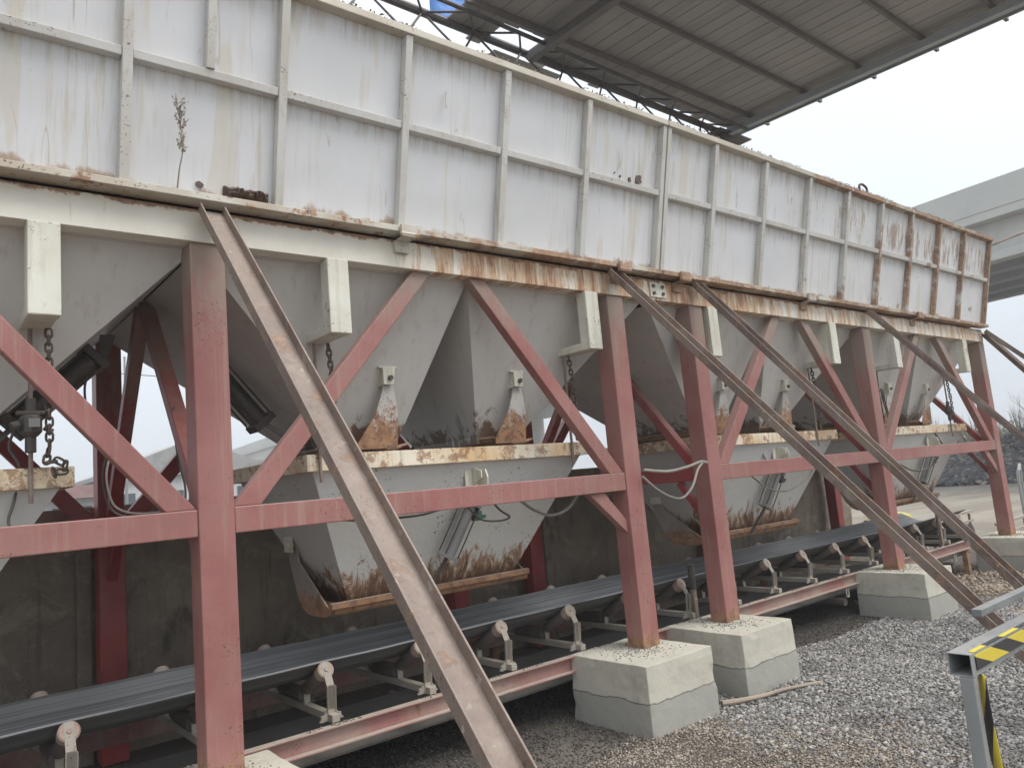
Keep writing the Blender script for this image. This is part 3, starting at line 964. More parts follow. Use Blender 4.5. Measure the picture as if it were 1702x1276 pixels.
for fi, (lab, cxs, x_, _) in enumerate(frames):
    Fm = empty('support_frame', (cxs[1], 4.8, 0.4), lab, 'steel frame')
    for cx in cxs:
        obj('column', hbeam(cx, YF, YF + 0.15, 0.40, 2.884), 'red', Fm, bevel=0.006)
        obj('column', hbeam(cx, YB, YB + 0.15, 0.0, 2.884), 'redshade', Fm, bevel=0.006)
        mb = MB()
        mb.box(cx - 0.12, cx + 0.12, YF - 0.035, YF + 0.185, 0.402, 0.414)
        obj('base_plate', mb, 'red', Fm)
        # side frame: tie, inverted V, knees
        mb = MB()
        mb.beam((cx, YF + 0.152, 1.55), (cx, YB - 0.002, 1.55), 0.08, 0.11)
        obj('tie_beam', mb, 'redshade', Fm, bevel=0.004)
        for y0, y1 in ((YF + 0.19, 4.82), (YB - 0.04, 4.90)):
            mb = MB()
            mb.beam((cx, y0, 1.62), (cx, y1, 2.86), 0.07, 0.08, (1, 0, 0))
            obj('diagonal_brace', mb, 'redshade', Fm, bevel=0.004)
        for y0, y1 in ((YF + 0.15, YF + 0.36), (YB, YB - 0.21)):
            mb = MB()
            mb.beam((cx, y0, 1.2), (cx, y1, 1.49), 0.05, 0.055, (1, 0, 0))
            obj('knee_brace', mb, 'redshade', Fm, bevel=0.003)
    for a, b in zip(cxs[:-1], cxs[1:]):
        for yy, mm in ((YF + 0.007, 'red'), (YB + 0.02, 'redshade')):
            mb = MB()
            mb.box(a + CW / 2 + 0.001, b - CW / 2 - 0.001, yy, yy + 0.11, 1.487, 1.61)
            obj('tie_beam', mb, mm, Fm, bevel=0.005)
            mid = (a + b) / 2
            ta, tb = mid - 0.20, mid + 0.20
            if (a, b) == (colx[1], colx[2]):
                ta, tb = 2.40, 2.80
            if (a, b) == (colx[3], colx[4]):
                ta, tb = 6.18, 6.64
            if (a, b) == (colx[4], colx[5]):
                ta, tb = 9.10, 9.66
            for x0, x1 in ((a + CW / 2, ta), (b - CW / 2, tb)):
                sg = 1 if x1 > x0 else -1
                mb = MB()
                mb.plate([(x0 + sg * 0.001, 1.611), (x0 + sg * 0.135, 1.611), (x1 + sg * 0.062, 2.883), (x1 - sg * 0.065, 2.883)][::sg], 'y', yy + 0.012, yy + 0.085)
                obj('diagonal_brace', mb, mm, Fm, bevel=0.005)
        # knees below the tie beam, at the right-hand column of each bay
        if b in (colx[2], colx[5]):
            x1 = b - CW / 2
            mb = MB()
            mb.plate([(x1 - 0.0, 1.19), (x1 - 0.0, 1.28), (x1 - 0.20, 1.486), (x1 - 0.345, 1.486)], 'y', YF + 0.03, YF + 0.09)
            obj('knee_brace', mb, 'red', Fm, bevel=0.004)

# ------------------------------------------------------------------ raking struts (open channels)
rk = [((1.163, 3.575, 3.02), (1.178, 0.74, 0.0), 'thick brown channel raking down across the leftmost column, nearest of the struts'),
      ((3.965, 3.575, 3.02), (3.985, 0.80, 0.0), 'brown channel strut starting above the first of the close column pair'),
      ((4.93, 3.575, 3.02), (4.96, 1.02, 0.0), 'brown channel strut starting above the second of the close column pair'),
      ((7.78, 3.575, 3.02), (7.95, 1.15, 0.0), 'dark brown channel strut starting above the middle column of the farther bin'),
      ((10.93, 3.575, 3.00), (11.9, 1.0, 0.0), 'brown strut leaning off the far end corner of the bins, steeper one of two'),
      ((10.97, 3.60, 2.98), (15.6, 2.6, 0.0), 'thin brown strut running off the far end corner towards the right edge')]
for i, (a, b, lab) in enumerate(rk):
    mb = MB()
    w = (0.12, 0.105, 0.105, 0.10, 0.07, 0.07)[i]
    d = (Vector(b) - Vector(a)).normalized()
    up = Vector((0, -1, 1))
    up = Vector((0, 0, 1)) if i < 5 else Vector((0, 0, 1))
    mb.channel(a, b, w, 0.047, 0.008, up)
    o = obj('raking_strut', mb, 'raker', bevel=0.002)
    tag(o, lab, 'strut', 'raking channel struts propping the bins')
    if i < 4:   # weld spatter and bolts on the web
        q = random.Random(i)
        pass

# ------------------------------------------------------------------ weigh hoppers
wh = [(-1.52, 0.625, 'grey weigh hopper cut by the left edge with rusty cream rim'),
      (1.73, 3.87, 'large grey weigh hopper with rusty lip between the leftmost column and the close pair'),
      (5.18, 7.44, 'grey weigh hopper right of the close column pair, third from the left'),
      (8.52, 10.76, 'farthest grey weigh hopper near the last column')]
for i, (a, b, lab) in enumerate(wh):
    c_ = (a + b) / 2
    H = empty('weigh_hopper', (c_, 4.54, 0.88), lab, 'weigh hopper', 'weigh hoppers hung under the bins')
    y0, y1 = 3.9, 5.11
    # rim of channel
    for (X0_, X1_, Y0_, Y1_) in ((a, b, y0, y0 + 0.045), (a, b, y1 - 0.045, y1), (a, a + 0.045, y0 + 0.046, y1 - 0.046), (b - 0.045, b, y0 + 0.046, y1 - 0.046)):
        mb = MB()
        mb.box(X0_, X1_, Y0_, Y1_, 1.762, 1.855)
        obj('rim', mb, 'rim', H, bevel=0.003)
    f = MB()
    top = [(a + 0.03, y0 + 0.02, 1.80), (b - 0.03, y0 + 0.02, 1.80), (b - 0.03, y1 - 0.02, 1.80), (a + 0.03, y1 - 0.02, 1.80)]
    mid_ = [(a + 0.035, y0 + 0.025, 1.60), (b - 0.035, y0 + 0.025, 1.60), (b - 0.035, y1 - 0.025, 1.60), (a + 0.035, y1 - 0.025, 1.60)]
    ba, bb = c_ - 0.71, c_ + 0.54
    bot = [(ba, 4.235, 0.985), (bb, 4.235, 0.985), (bb, 4.60, 0.985), (ba, 4.60, 0.985)]
    f.add(top + bot, [(0, 1, 5, 4), (1, 2, 6, 5), (2, 3, 7, 6), (3, 0, 4, 7)])
    fo = obj('hopper_body', f, 'weigh', H)
    so = fo.modifiers.new('plate', 'SOLIDIFY')
    so.thickness = 0.008
    so.offset = -1
    # radial bottom gate, axis along x
    gx0, gx1 = ba - 0.14, bb + 0.10
    g = MB()
    arc = [(4.19, 0.985), (4.20, 0.938), (4.27, 0.927), (4.42, 0.925), (4.50, 0.936), (4.56, 0.96), (4.63, 1.04)]
    n_ = len(arc) - 1
    g.add([(x, y, z) for x in (gx0, gx1) for y, z in arc], [(k, k + 1, n_ + 2 + k, n_ + 1 + k) for k in range(n_)])
    go = obj('bottom_gate', g, 'gate', H, smooth=True)
    so = go.modifiers.new('plate', 'SOLIDIFY')
    so.thickness = 0.01
    mb = MB()
    mb.beam((gx0, arc[0][0] - 0.008, arc[0][1] + 0.008), (gx1, arc[0][0] - 0.008, arc[0][1] + 0.008), 0.04, 0.035)
    obj('gate_lip', mb, 'gate', go, bevel=0.003)
    for xe, sg in ((gx0, -1), (gx1, 1)):
        mb = MB()
        arm = [(4.62, 1.375), (4.70, 1.375), (4.735, 1.25)] + arc[::-1] + [(4.22, 0.995), (4.59, 1.24)]
        mb.plate(arm, 'x', xe - 0.005, xe + 0.006)
        obj('gate_arm', mb, 'armlow', go, bevel=0.002)
        mb = MB()
        xa, xb_ = (xe - 0.04, xe + 0.05) if sg < 0 else (xe - 0.05, xe + 0.04)
        mb.box(xa, xb_, 4.60, 4.72, 1.385, 1.397)
        mb.box(xa, xa + 0.01, 4.60, 4.72, 1.30, 1.386)
        mb.tube([(xa - 0.01, 4.66, 1.345), (xb_, 4.66, 1.345)], 0.018, 8)
        obj('pivot_bracket', mb, 'bracket', H, bevel=0.002)
    # front air cylinder
    if i:
        A = Vector((c_ + 0.10, 3.90, 1.66))
        Bp = Vector((c_ - 0.12, 4.02, 1.20))
        Cp = Vector((c_ - 0.25, 4.13, 0.96))
        A2 = A.lerp(Bp, 0.36)
        mb = MB()
        mb.tube([A2, Bp], 0.042, 14)
        cy = obj('air_cylinder', mb, 'alu', H, smooth=True)
        d = (Bp - A2).normalized()
        sx = d.cross(Vector((0, 1, 0))).normalized()
        for e1, e2 in ((A2, -1), (Bp, 1)):
            mb = MB()
            mb.beam(e1, e1 + d * 0.02 * e2, 0.115, 0.10, (0, 1, 0))
            obj('end_cap', mb, 'alu', cy, bevel=0.002)
        mb = MB()
        uy = d.cross(sx).normalized()
        for u, w_ in ((1, 1), (1, -1), (-1, 1), (-1, -1)):
            o_ = sx * 0.048 * u + uy * 0.042 * w_
            mb.tube([A2 + o_, Bp + o_], 0.005, 6)
        obj('tie_rod', mb, 'dark', cy)
        mb = MB()
        mb.tube([Bp, Cp], 0.012, 8)
        obj('piston_rod', mb, 'dark', cy, smooth=True)
        # clevis lugs above
        mb = MB()
        mb.box(A.x - 0.09, A.x + 0.05, 3.955, 3.967, 1.60, 1.735)
        mb.plate([(3.955, 1.61), (3.86, 1.655), (3.86, 1.70), (3.955, 1.73)], 'x', A.x - 0.035, A.x - 0.025)
        mb.plate([(3.955, 1.55), (3.87, 1.59), (3.86, 1.66), (3.88, 1.71), (3.955, 1.70)], 'x', A.x + 0.012, A.x + 0.024)
        obj('clevis', mb, 'bracket', H, bevel=0.002)
        mb = MB()
        mb.box(Bp.x + 0.16, Bp.x + 0.22, 3.93, 3.97, 1.39, 1.45)
        mb.tube([(Bp.x + 0.19, 3.94, 1.45), (Bp.x + 0.19, 3.94, 1.475)], 0.015, 8)
        mb.box(Bp.x + 0.225, Bp.x + 0.255, 3.935, 3.96, 1.40, 1.425)
        obj('valve', mb, 'greenp' if i == 1 else 'dark', H, bevel=0.003)

# air cylinders that swing the clam gates, under the funnels
for (x0, x1, x2, s_, lab, z_) in ((0.80, 0.47, 0.34, -1, 'black air cylinder sloping under the left funnel, before the sky gap', 0),
                              (1.42, 1.70, 1.98, 1, 'black air cylinder just right of the leftmost column under the funnel', 0)):
    Cc = empty('gate_cylinder', (x0, 4.55, 2.4), lab, 'air cylinder', 'air cylinders under the funnels')
    A, Bp, Cp = Vector((x0, 4.5, 2.45)), Vector((x1, 4.5, 2.12)), Vector((x2, 4.5, 1.99 if s_ < 0 else 1.94))
    mb = MB()
    mb.tube([A, Bp], 0.058, 16)
    obj('barrel', mb, 'dark', Cc, smooth=True)
    d = (Bp - A).normalized()
    for e1, e2 in ((A, -1), (Bp, 1)):
        mb = MB()
        mb.beam(e1, e1 + d * 0.045 * e2, 0.15, 0.15, (0, 1, 0))
        obj('end_cap', mb, 'dark', Cc, bevel=0.004)
    mb = MB()
    sx = d.cross(Vector((0, 1, 0))).normalized()
    for u, w_ in ((1, 1), (1, -1), (-1, 1), (-1, -1)):
        o_ = sx * 0.062 * u + Vector((0, 0.062 * w_, 0))
        mb.tube([A + o_, Bp + o_], 0.006, 6)
    obj('tie_rod', mb, 'dark', Cc)
    mb = MB()
    mb.tube([Bp, Cp], 0.014, 8)
    obj('piston_rod', mb, 'alu', Cc, smooth=True)
    mb = MB()
    mb.plate([(x0 - s_ * 0.13, 2.60), (x0 - s_ * 0.05, 2.60), (x0 + 0.04, 2.46), (x0 + 0.02, 2.40), (x0 - s_ * 0.06, 2.40)], 'y', 4.50, 4.515)
    mb.tube([(x0 - s_ * 0.05, 4.43, 2.49), (x0 - s_ * 0.05, 4.57, 2.49)], 0.02, 8)
    obj('mounting_ear', mb, 'dark', Cc, bevel=0.002)

# ------------------------------------------------------------------ chains and hanger rods
link = None


def linkmesh(rw, L, r):
    mb = MB()
    pts = []
    n_ = 5
    for k in range(n_ + 1):
        an = PI * k / n_
        pts.append((rw * math.cos(an), 0, L / 2 - rw + rw * math.sin(an)))
    for k in range(n_ + 1):
        an = PI + PI * k / n_
        pts.append((rw * math.cos(an), 0, -(L / 2 - rw) + rw * math.sin(an)))
    pts.append(pts[0])
    mb.tube(pts, r, 6, cap=False)
    return mb


def chain(p0, pts, lab, tail=None, pitch=0.0335):
    root = empty('hanging_chain', p0, lab, 'chain', 'chains holding the weigh hoppers')
    global link
    path = [Vector(p0)] + [Vector(q) for q in pts]
    segs = []
    tot = 0
    for a, b in zip(path[:-1], path[1:]):
        segs.append((tot, tot + (b - a).length, a, b))
        tot += (b - a).length
    n_ = int(tot / pitch)
    for k in range(n_):
        s0 = (k + 0.5) * pitch
        for t0, t1, a, b in segs:
            if t0 <= s0 <= t1:
                p_ = a.lerp(b, (s0 - t0) / (t1 - t0))
                d = (b - a).normalized()
                break
        if link is None:
            mb = linkmesh(0.0130, 0.046, 0.0058)
            link = obj('link', mb, 'chain', root, smooth=True, origin=(0, 0, 0))
            o = link
            o.location = p_ - wpos(root)
        else:
            o = again(link, root, p_)
        qz = d.to_track_quat('Z', 'Y').to_matrix() @ Matrix.Rotation((k % 2) * PI / 2 + 0.3, 3, 'Z')
        o.rotation_euler = qz.to_euler()
    return root


def hrod(x, y, z0, z1, lab, cell=None):
    root = empty('hanger_rod', (x, y, z0), lab, 'hanger rod', 'rods hanging the weigh hoppers')
    mb = MB()
    mb.tube([(x, y, z0), (x, y, z1)], 0.0095, 8)
    obj('rod', mb, 'raker', root, smooth=True)
    if cell:
        mb = MB()
        mb.tube([(x, y, cell - 0.05), (x, y, cell - 0.03), (x, y, cell + 0.03), (x, y, cell + 0.045)], [0.028, 0.045, 0.045, 0.034], 10)
        mb.box(x - 0.055, x + 0.055, y - 0.02, y + 0.02, cell + 0.046, cell + 0.062)
        mb.tube([(x - 0.045, y - 0.02, cell + 0.0), (x - 0.075, y - 0.03, cell - 0.01)], 0.02, 8)
        mb.tube([(x, y, cell + 0.06), (x, y, cell + 0.12)], 0.02, 8)
        mb.tube([(x, y, cell - 0.12), (x, y, cell - 0.03)], 0.022, 8)
        mb.tube([(x + 0.05, y, cell - 0.01), (x + 0.085, y, cell - 0.03)], 0.012, 8)
        lc = obj('load_cell', mb, 'dark', root, bevel=0.003)
        mb = MB()
        mb.box(x - 0.012, x + 0.03, y - 0.049, y - 0.044, cell - 0.012, cell + 0.026)
        obj('nameplate', mb, 'alu', lc)
    return root


hang = [(0.455, 0.525, 'left end', True), (1.80, 1.885, 'b', False), (3.70, 3.75, 'c', False), (7.02, 7.08, 'd', False), (8.37, 8.45, 'e', False), (10.24, 10.32, 'f', False)]
chlab = ['rusty chain hooked on the rim of the leftmost weigh hopper', 'rusty chain behind the red brace beside the thick brown strut', 'thin rusty chain hanging by the first of the close column pair',
         'rusty chain hanging behind the long brown struts in the middle of the farther bin', 'doubled rusty chain beside the middle column of the farther bin', 'rusty chain at the far end bracket against the sky']
rdlab = ['brown rod with a load cell left of the leftmost column', 'brown rod with a chain beside it, right of the thick brown strut', 'short brown rod at the bracket by the first of the close column pair',
         'brown rod at the bracket behind the crossing struts', 'brown rod beside the middle column of the farther bin', 'brown rod at the farthest bracket']
for k, (rx, cx, _, cell) in enumerate(hang):
    y = 3.885
    hrod(rx, y, 1.70, 2.472, rdlab[k], 2.04 if k in (0,) else (2.02 if k == 5 else None))
    zt = 2.472
    if k == 0:
        chain((cx, y - 0.01, zt), [(cx + 0.0, y - 0.01, 1.95), (cx - 0.015, y - 0.02, 1.872), (cx + 0.03, y - 0.03, 1.878), (cx + 0.055, y - 0.04, 1.86), (cx + 0.05, y - 0.045, 1.83), (cx + 0.01, y - 0.05, 1.825), (cx + 0.005, y - 0.045, 1.85)], chlab[k])
    elif k == 4:
        chain((cx, y, zt), [(cx - 0.02, y, 2.2), (cx + 0.01, y, 1.9)], chlab[k])
        chain((cx + 0.02, y - 0.02, zt - 0.2), [(cx + 0.06, y - 0.02, 2.1), (cx + 0.10, y - 0.02, 1.95), (cx + 0.07, y, 1.87)], 'slack loop of rusty chain beside the doubled one')
    else:
        chain((cx, y, zt), [(cx + 0.015, y - 0.01, 2.2), (cx - 0.01, y - 0.02, 1.86)], chlab[k])
# ------------------------------------------------------------------ belt conveyor
CV = empty('belt_conveyor', (4.5, 4.55, 0.2), 'long troughed belt conveyor on a dusty red frame under the hoppers', 'conveyor')
XA, XB = -2.6, 11.2
mb = MB()
prof = [(4.115, 0.718), (4.17, 0.688), (4.30, 0.620), (4.40, 0.584), (4.55, 0.574), (4.70, 0.582), (4.80, 0.620), (4.90, 0.670), (4.945, 0.694)]
nseg = 140
V_ = []
for i in range(nseg + 1):
    x = XA + (XB - 0.35 - XA) * i / nseg
    lift = max(0, (x - 8.9) / 2.0) ** 1.5 * 0.03
    for j, (y, z) in enumerate(prof):
        sag = 0.0015 * math.cos(2 * PI * (x - 0.62) / 0.62)
        flat = 0.0
        V_.append((x, y, z + sag + lift))
npf = len(prof)
F_ = [(i * npf + j, (i + 1) * npf + j, (i + 1) * npf + j + 1, i * npf + j + 1) for i in range(nseg) for j in range(npf - 1)]
mb.v, mb.f = V_, F_
bo = obj('carrying_belt', mb, 'belt', CV)
so = bo.modifiers.new('thick', 'SOLIDIFY')
so.thickness = 0.010
so.offset = 0
mb = MB()
mb.box(XA, XB - 0.4, 4.12, 4.98, 0.20, 0.212)
obj('return_belt', mb, 'beltback', CV)
for yy, sgn in ((3.965, 1), (5.13, -1)):
    mb = MB()
    # channel rails, flanges facing outwards
    mb.box(XA, XB, yy + 0.02 * sgn - 0.004, yy + 0.02 * sgn + 0.004, 0.31, 0.414)
    mb.box(XA, XB, min(yy - 0.03 * sgn, yy + 0.015 * sgn), max(yy - 0.03 * sgn, yy + 0.015 * sgn), 0.405, 0.415)
    mb.box(XA, XB, min(yy - 0.03 * sgn, yy + 0.015 * sgn), max(yy - 0.03 * sgn, yy + 0.015 * sgn), 0.308, 0.318)
    obj('frame_rail', mb, 'beamred', CV, bevel=0.002)
idx = [0.62 * k + 0.0 for k in range(-4, 18)]
first = None
for k, xi in enumerate(idx):
    if first is None:
        I = obj('idler', MB().beam((xi, 3.99, 0.437), (xi, 5.11, 0.437), 0.045, 0.04), 'dusty', CV, origin=(xi, 4.55, 0.417), bevel=0.003)
        first = I
        subs = []
        # bent brackets at both ends
        for s in (-1, 1):
            y0 = 4.55 + s * 0.495
            y1 = 4.55 + s * 0.465
            mb = MB()
            mb.sweep([(-0.022, -0.003), (0.022, -0.003), (0.022, 0.003), (-0.022, 0.003)], (xi, y0, 0.46), (xi, y0 + s * 0.012, 0.60), (0, -s, 0))
            mb.sweep([(-0.022, -0.003), (0.022, -0.003), (0.022, 0.003), (-0.022, 0.003)], (xi, y0 + s * 0.012, 0.60), (xi, y1 - s * 0.02, 0.715), (0, -s, 0))
            mb.sweep([(-0.022, -0.003), (0.022, -0.003), (0.026, 0.02), (0.022, 0.02), (0.018, 0.003), (-0.018, 0.003), (-0.022, 0.02), (-0.026, 0.02)], (xi, y0, 0.46), (xi, y0 + s * 0.012, 0.60), (0, s, 0))
            subs.append(obj('roller_bracket', mb, 'dusty', I, bevel=0.002))
            mb = MB()
            mb.plate([(xi - 0.07, 0.4195), (xi + 0.07, 0.4195), (xi + 0.025, 0.475), (xi - 0.025, 0.475)], 'y', y0 - 0.012, y0 + 0.004)
            mb.tube([(xi + 0.05, y0, 0.416), (xi + 0.05, y0, 0.45)], 0.010, 6)
            mb.tube([(xi - 0.05, y0, 0.416), (xi - 0.05, y0, 0.45)], 0.010, 6)
            subs.append(obj('foot', mb, 'dusty', I))
            # wing roller
            a_ = Vector((xi, 4.55 + s * 0.455, 0.675))
            b_ = Vector((xi, 4.55 + s * 0.185, 0.535))
            d = (b_ - a_).normalized()
            mb = MB()
            mb.tube([a_ + d * 0.012, a_ + d * 0.02, b_ - d * 0.01, b_], [0.030, 0.036, 0.036, 0.030], 16)
            subs.append(obj('roller', mb, 'roller', I, smooth=True))
            mb = MB()
            mb.tube([a_ - d * 0.012, a_ - d * 0.006, a_ + d * 0.05], [0.040, 0.047, 0.0465], 18)
            mb.tube([a_ - d * 0.02, a_ - d * 0.01], 0.012, 8)
            subs.append(obj('roller_cap', mb, 'rollcap', I, smooth=True))
            mb = MB()
            mb.box(xi - 0.018, xi + 0.018, b_.y - 0.004, b_.y + 0.004, 0.4575, 0.54)
            subs.append(obj('roller_post', mb, 'dusty', I))
        mb = MB()
        mb.tube([(xi, 4.39, 0.500), (xi, 4.71, 0.500)], 0.040, 14)
        subs.append(obj('roller', mb, 'roller', I, smooth=True))
        rel = [s_.location.copy() for s_ in subs]
    else:
        c2 = first.copy()
        COL.objects.link(c2)
        c2.parent = CV
        c2.location = first.location + Vector((xi - idx[0], 0, 0))
        for s_ in subs:
            d2_ = s_.copy()
            COL.objects.link(d2_)
            d2_.parent = c2
# legs, hooks and side guide rollers
for lx in (-1.2, 3.78, 7.63, 10.3):
    for ly in (3.985, 5.11):
        mb = MB()
        mb.box(lx - 0.035, lx + 0.035, ly - 0.03, ly + 0.03, -0.05, 0.307)
        obj('leg', mb, 'red', CV, bevel=0.003)
for hx in (2.80, 5.6, 7.28, 9.9):
    mb = MB()
    mb.tube(spline([(hx, 3.955, 0.307), (hx - 0.01, 3.955, 0.25), (hx, 3.955, 0.215), (hx + 0.03, 3.955, 0.215), (hx + 0.035, 3.955, 0.25), (hx + 0.03, 3.955, 0.30)], 4), 0.009, 6)
    ho = obj('return_roller_hook', mb, 'dusty', CV, smooth=True)
    mb = MB()
    mb.tube([(hx + 0.015, 3.99, 0.16), (hx + 0.015, 5.11, 0.16)], 0.038, 14)
    obj('return_roller', mb, 'roller', ho, smooth=True)
for gx in (4.99, 9.72):
    mb = MB()
    mb.tube([(gx, 4.0, 0.64), (gx, 4.0, 0.83)], 0.028, 14)
    gr = obj('guide_roller', mb, 'dark' if gx < 6 else 'raker', CV, smooth=True)
    mb = MB()
    mb.box(gx - 0.02, gx + 0.02, 3.985, 4.015, 0.416, 0.635)
    obj('roller_post', mb, 'raker', gr)
# belt end pulley and small frame beyond
mb = MB()
mb.tube([(XB - 0.38, 4.08, 0.42), (XB - 0.38, 5.02, 0.42)], 0.15, 20)
obj('end_pulley', mb, 'roller', CV, smooth=True)
# grit lying on the rail flange
n_ = 700
gx_ = rng.uniform(0.5, 10.5, n_)
w_ = np.array([mnoise.noise(Vector((a * 3, 0, 0))) for a in gx_])
gx_ = gx_[w_ > 0.0]
pts_ = np.stack([gx_, rng.uniform(3.94, 3.975, len(gx_)), np.full(len(gx_), 0.419)], -1)
o = stonefield('rail_grit', 'grit', pts_, rng.uniform(0.003, 0.010, len(gx_)), seed=12)
o.parent = CV
o.location = -wpos(CV)

# ------------------------------------------------------------------ little pale frame beyond the belt end
T = empty('tail_frame', (12.4, 4.2, 0), 'small rusty ladder frame on the ground beyond the belt end', 'steel frame')
for yy in (3.95, 5.0):
    for zz in (0.36, 0.50):
        mb = MB()
        mb.beam((11.35, yy, zz), (13.4, yy, zz + 0.02), 0.05, 0.035)
        obj('rail', mb, 'dusty', T)
    for xx in (11.4, 11.9, 12.4, 12.9, 13.3):
        mb = MB()
        mb.box(xx - 0.015, xx + 0.015, yy - 0.015, yy + 0.015, -0.02, 0.49)
        obj('upright', mb, 'raker', T)

# ------------------------------------------------------------------ crumbs of aggregate in and on the bins
n_ = 9000
x = rng.uniform(-1.6, 10.9, n_)
y = rng.uniform(3.46, 6.1, n_)
w_ = np.array([mnoise.noise(Vector((a * 1.3, b, 2))) for a, b in zip(x, y)])
z = 4.03 + 0.10 * np.clip((y - 3.5) * 2, 0, 1) + 0.06 * w_
near = y < 3.4
p = np.stack([x, y, z], -1)
x2 = rng.uniform(-0.5, 9.6, 5200)
w2 = np.array([mnoise.noise(Vector((a * 2.2, 1, 2))) for a in x2])
x2 = x2[w2 > -0.1]
p2 = np.stack([x2, rng.uniform(3.31, 3.375, len(x2)), 4.203 + rng.uniform(0, 1, len(x2)) ** 2 * 0.022], -1)
P_ = np.concatenate([p, p2])
stonefield('heaped_aggregate', 'grit', P_, np.concatenate([rng.uniform(0.012, 0.03, n_), rng.uniform(0.003, 0.008, len(x2))]), 'crumbly aggregate filling the bins and spilling on the top rail', 'aggregate', seed=15)
mb = MB()
mb.box(-1.65, 10.93, 3.72, 5.95, 3.2, 4.0)
tag(obj('aggregate_fill', mb, 'ground'), 'bulk of brown aggregate filling the two bins', 'aggregate', kind='stuff')

# ------------------------------------------------------------------ retaining wall
RW = empty('retaining_wall', (4, 6.3, 0), 'stained dark concrete retaining wall behind the conveyor', 'wall')
mb = MB()
q = bmesh.new()
xsw = [-6 + 0.25 * i for i in range(72)]
zs = [-0.05 + 0.18 * j for j in range(11)]
for j, z in enumerate(zs):
    for i, x in enumerate(xsw):
        zz = min(z, 1.70)
        mb.v.append((x, 6.12 + 0.02 * mnoise.noise(Vector((x * 1.2, z * 1.4, 0))) + 0.012 * mnoise.noise(Vector((x * 5, z * 5, 0))), zz))
nw = len(xsw)
for j in range(len(zs) - 1):
    for i in range(nw - 1):
        mb.f.append((j * nw + i, j * nw + i + 1, (j + 1) * nw + i + 1, (j + 1) * nw + i))
N = len(mb.v)
for j in range(len(zs)):
    for i in range(nw):
        v = mb.v[j * nw + i]
        mb.v.append((v[0], 6.6, v[2]))
for i in range(nw - 1):
    a = (len(zs) - 1) * nw + i
    mb.f.append((a, a + 1, N + a + 1, N + a))
for j in range(len(zs) - 1):
    a = j * nw + nw - 1
    mb.f.append((a, N + a, N + a + nw, a + nw))
obj('wall_face', mb, 'wall', RW)
for px_ in (1.02, 5.28, 8.1):
    mb = MB()
    mb.box(px_ - 0.045, px_ + 0.045, 6.05, 6.11, -0.05, 1.68)
    obj('pilaster', mb, 'wall', RW, bevel=0.01)
# rounded pier end
mb = MB()
mb.tube([(11.35, 6.75, -0.1), (11.35, 6.75, 1.9)], 0.65, 28)
tag(obj('concrete_pier', mb, 'wall', smooth=True), 'round stained concrete pier at the end of the retaining wall', 'pier')

# ------------------------------------------------------------------ cables
def cable(name, pts, r, mat, lab, n=8):
    mb = MB()
    mb.tube(spline(pts, 6), r, 8)
    return tag(obj(name, mb, mat, smooth=True), lab, 'cable', 'cables looped along the frame')


cable('cable', [(4.10, 3.60, 1.615), (4.36, 3.60, 1.59), (4.6, 3.61, 1.61), (4.78, 3.62, 1.64), (4.86, 3.62, 1.63)], 0.011, 'cable', 'grey cable bundle stretched between the close pair of columns')
cable('cable', [(4.08, 3.60, 1.57), (4.22, 3.60, 1.47), (4.38, 3.60, 1.40), (4.50, 3.60, 1.39), (4.62, 3.60, 1.46), (4.72, 3.61, 1.58), (4.80, 3.62, 1.63)], 0.009, 'cable', 'pale cable hanging in a deep loop between the close pair of columns')
cable('cable', [(3.10, 3.78, 1.49), (3.24, 3.82, 1.42), (3.40, 3.84, 1.37), (3.54, 3.82, 1.40), (3.64, 3.80, 1.49)], 0.010, 'cable', 'grey cable looped under the tie beam left of the close column pair')
cable('cable', [(2.72, 3.85, 1.50), (2.86, 3.9, 1.40), (3.0, 3.9, 1.375), (3.08, 3.88, 1.39), (2.98, 3.84, 1.44), (2.90, 3.8, 1.49)], 0.007, 'cabledark', 'dark kinked cable hanging from the green valve')
cable('cable', [(1.80, 3.78, 1.50), (2.0, 3.8, 1.475), (2.2, 3.82, 1.468), (2.4, 3.84, 1.47), (2.58, 3.9, 1.49)], 0.008, 'cabledark', 'dark cable sagging under the tie beam beside the thick strut')
cable('cable', [(0.80, 4.0, 1.93), (0.775, 4.0, 1.84), (0.775, 4.0, 1.76), (0.80, 4.0, 1.67), (0.85, 3.98, 1.63), (0.93, 3.95, 1.615), (1.04, 3.9, 1.62)], 0.0055, 'cable', 'pale cable curving onto the tie beam left of the leftmost column')
cable('cable', [(0.79, 4.03, 1.93), (0.762, 4.03, 1.83), (0.765, 4.03, 1.74), (0.80, 4.03, 1.645), (0.86, 4.0, 1.605), (0.95, 3.97, 1.60)], 0.005, 'cabledark', 'darker cable curving beside the pale one left of the leftmost column')
cable('cable', [(1.135, 4.2, 2.16), (1.13, 4.2, 2.08), (1.14, 4.2, 1.98), (1.155, 4.2, 1.86), (1.18, 4.2, 1.75), (1.18, 4.2, 1.63)], 0.006, 'cabledark', 'dark cable hanging before the sky gap by the leftmost column')
cable('cable', [(0.77, 4.42, 2.36), (0.755, 4.4, 2.28), (0.762, 4.4, 2.2), (0.785, 4.4, 2.15), (0.81, 4.4, 2.10)], 0.006, 'cabledark', 'short dark hose under the air cylinder at left')
cable('cable', [(0.40, 3.98, 2.02), (0.385, 3.98, 1.95), (0.42, 3.95, 1.86), (0.40, 3.94, 1.72), (0.38, 3.94, 1.62), (0.44, 3.9, 1.55)], 0.006, 'cabledark', 'thin dark wire falling from the load cell over the leftmost rim')
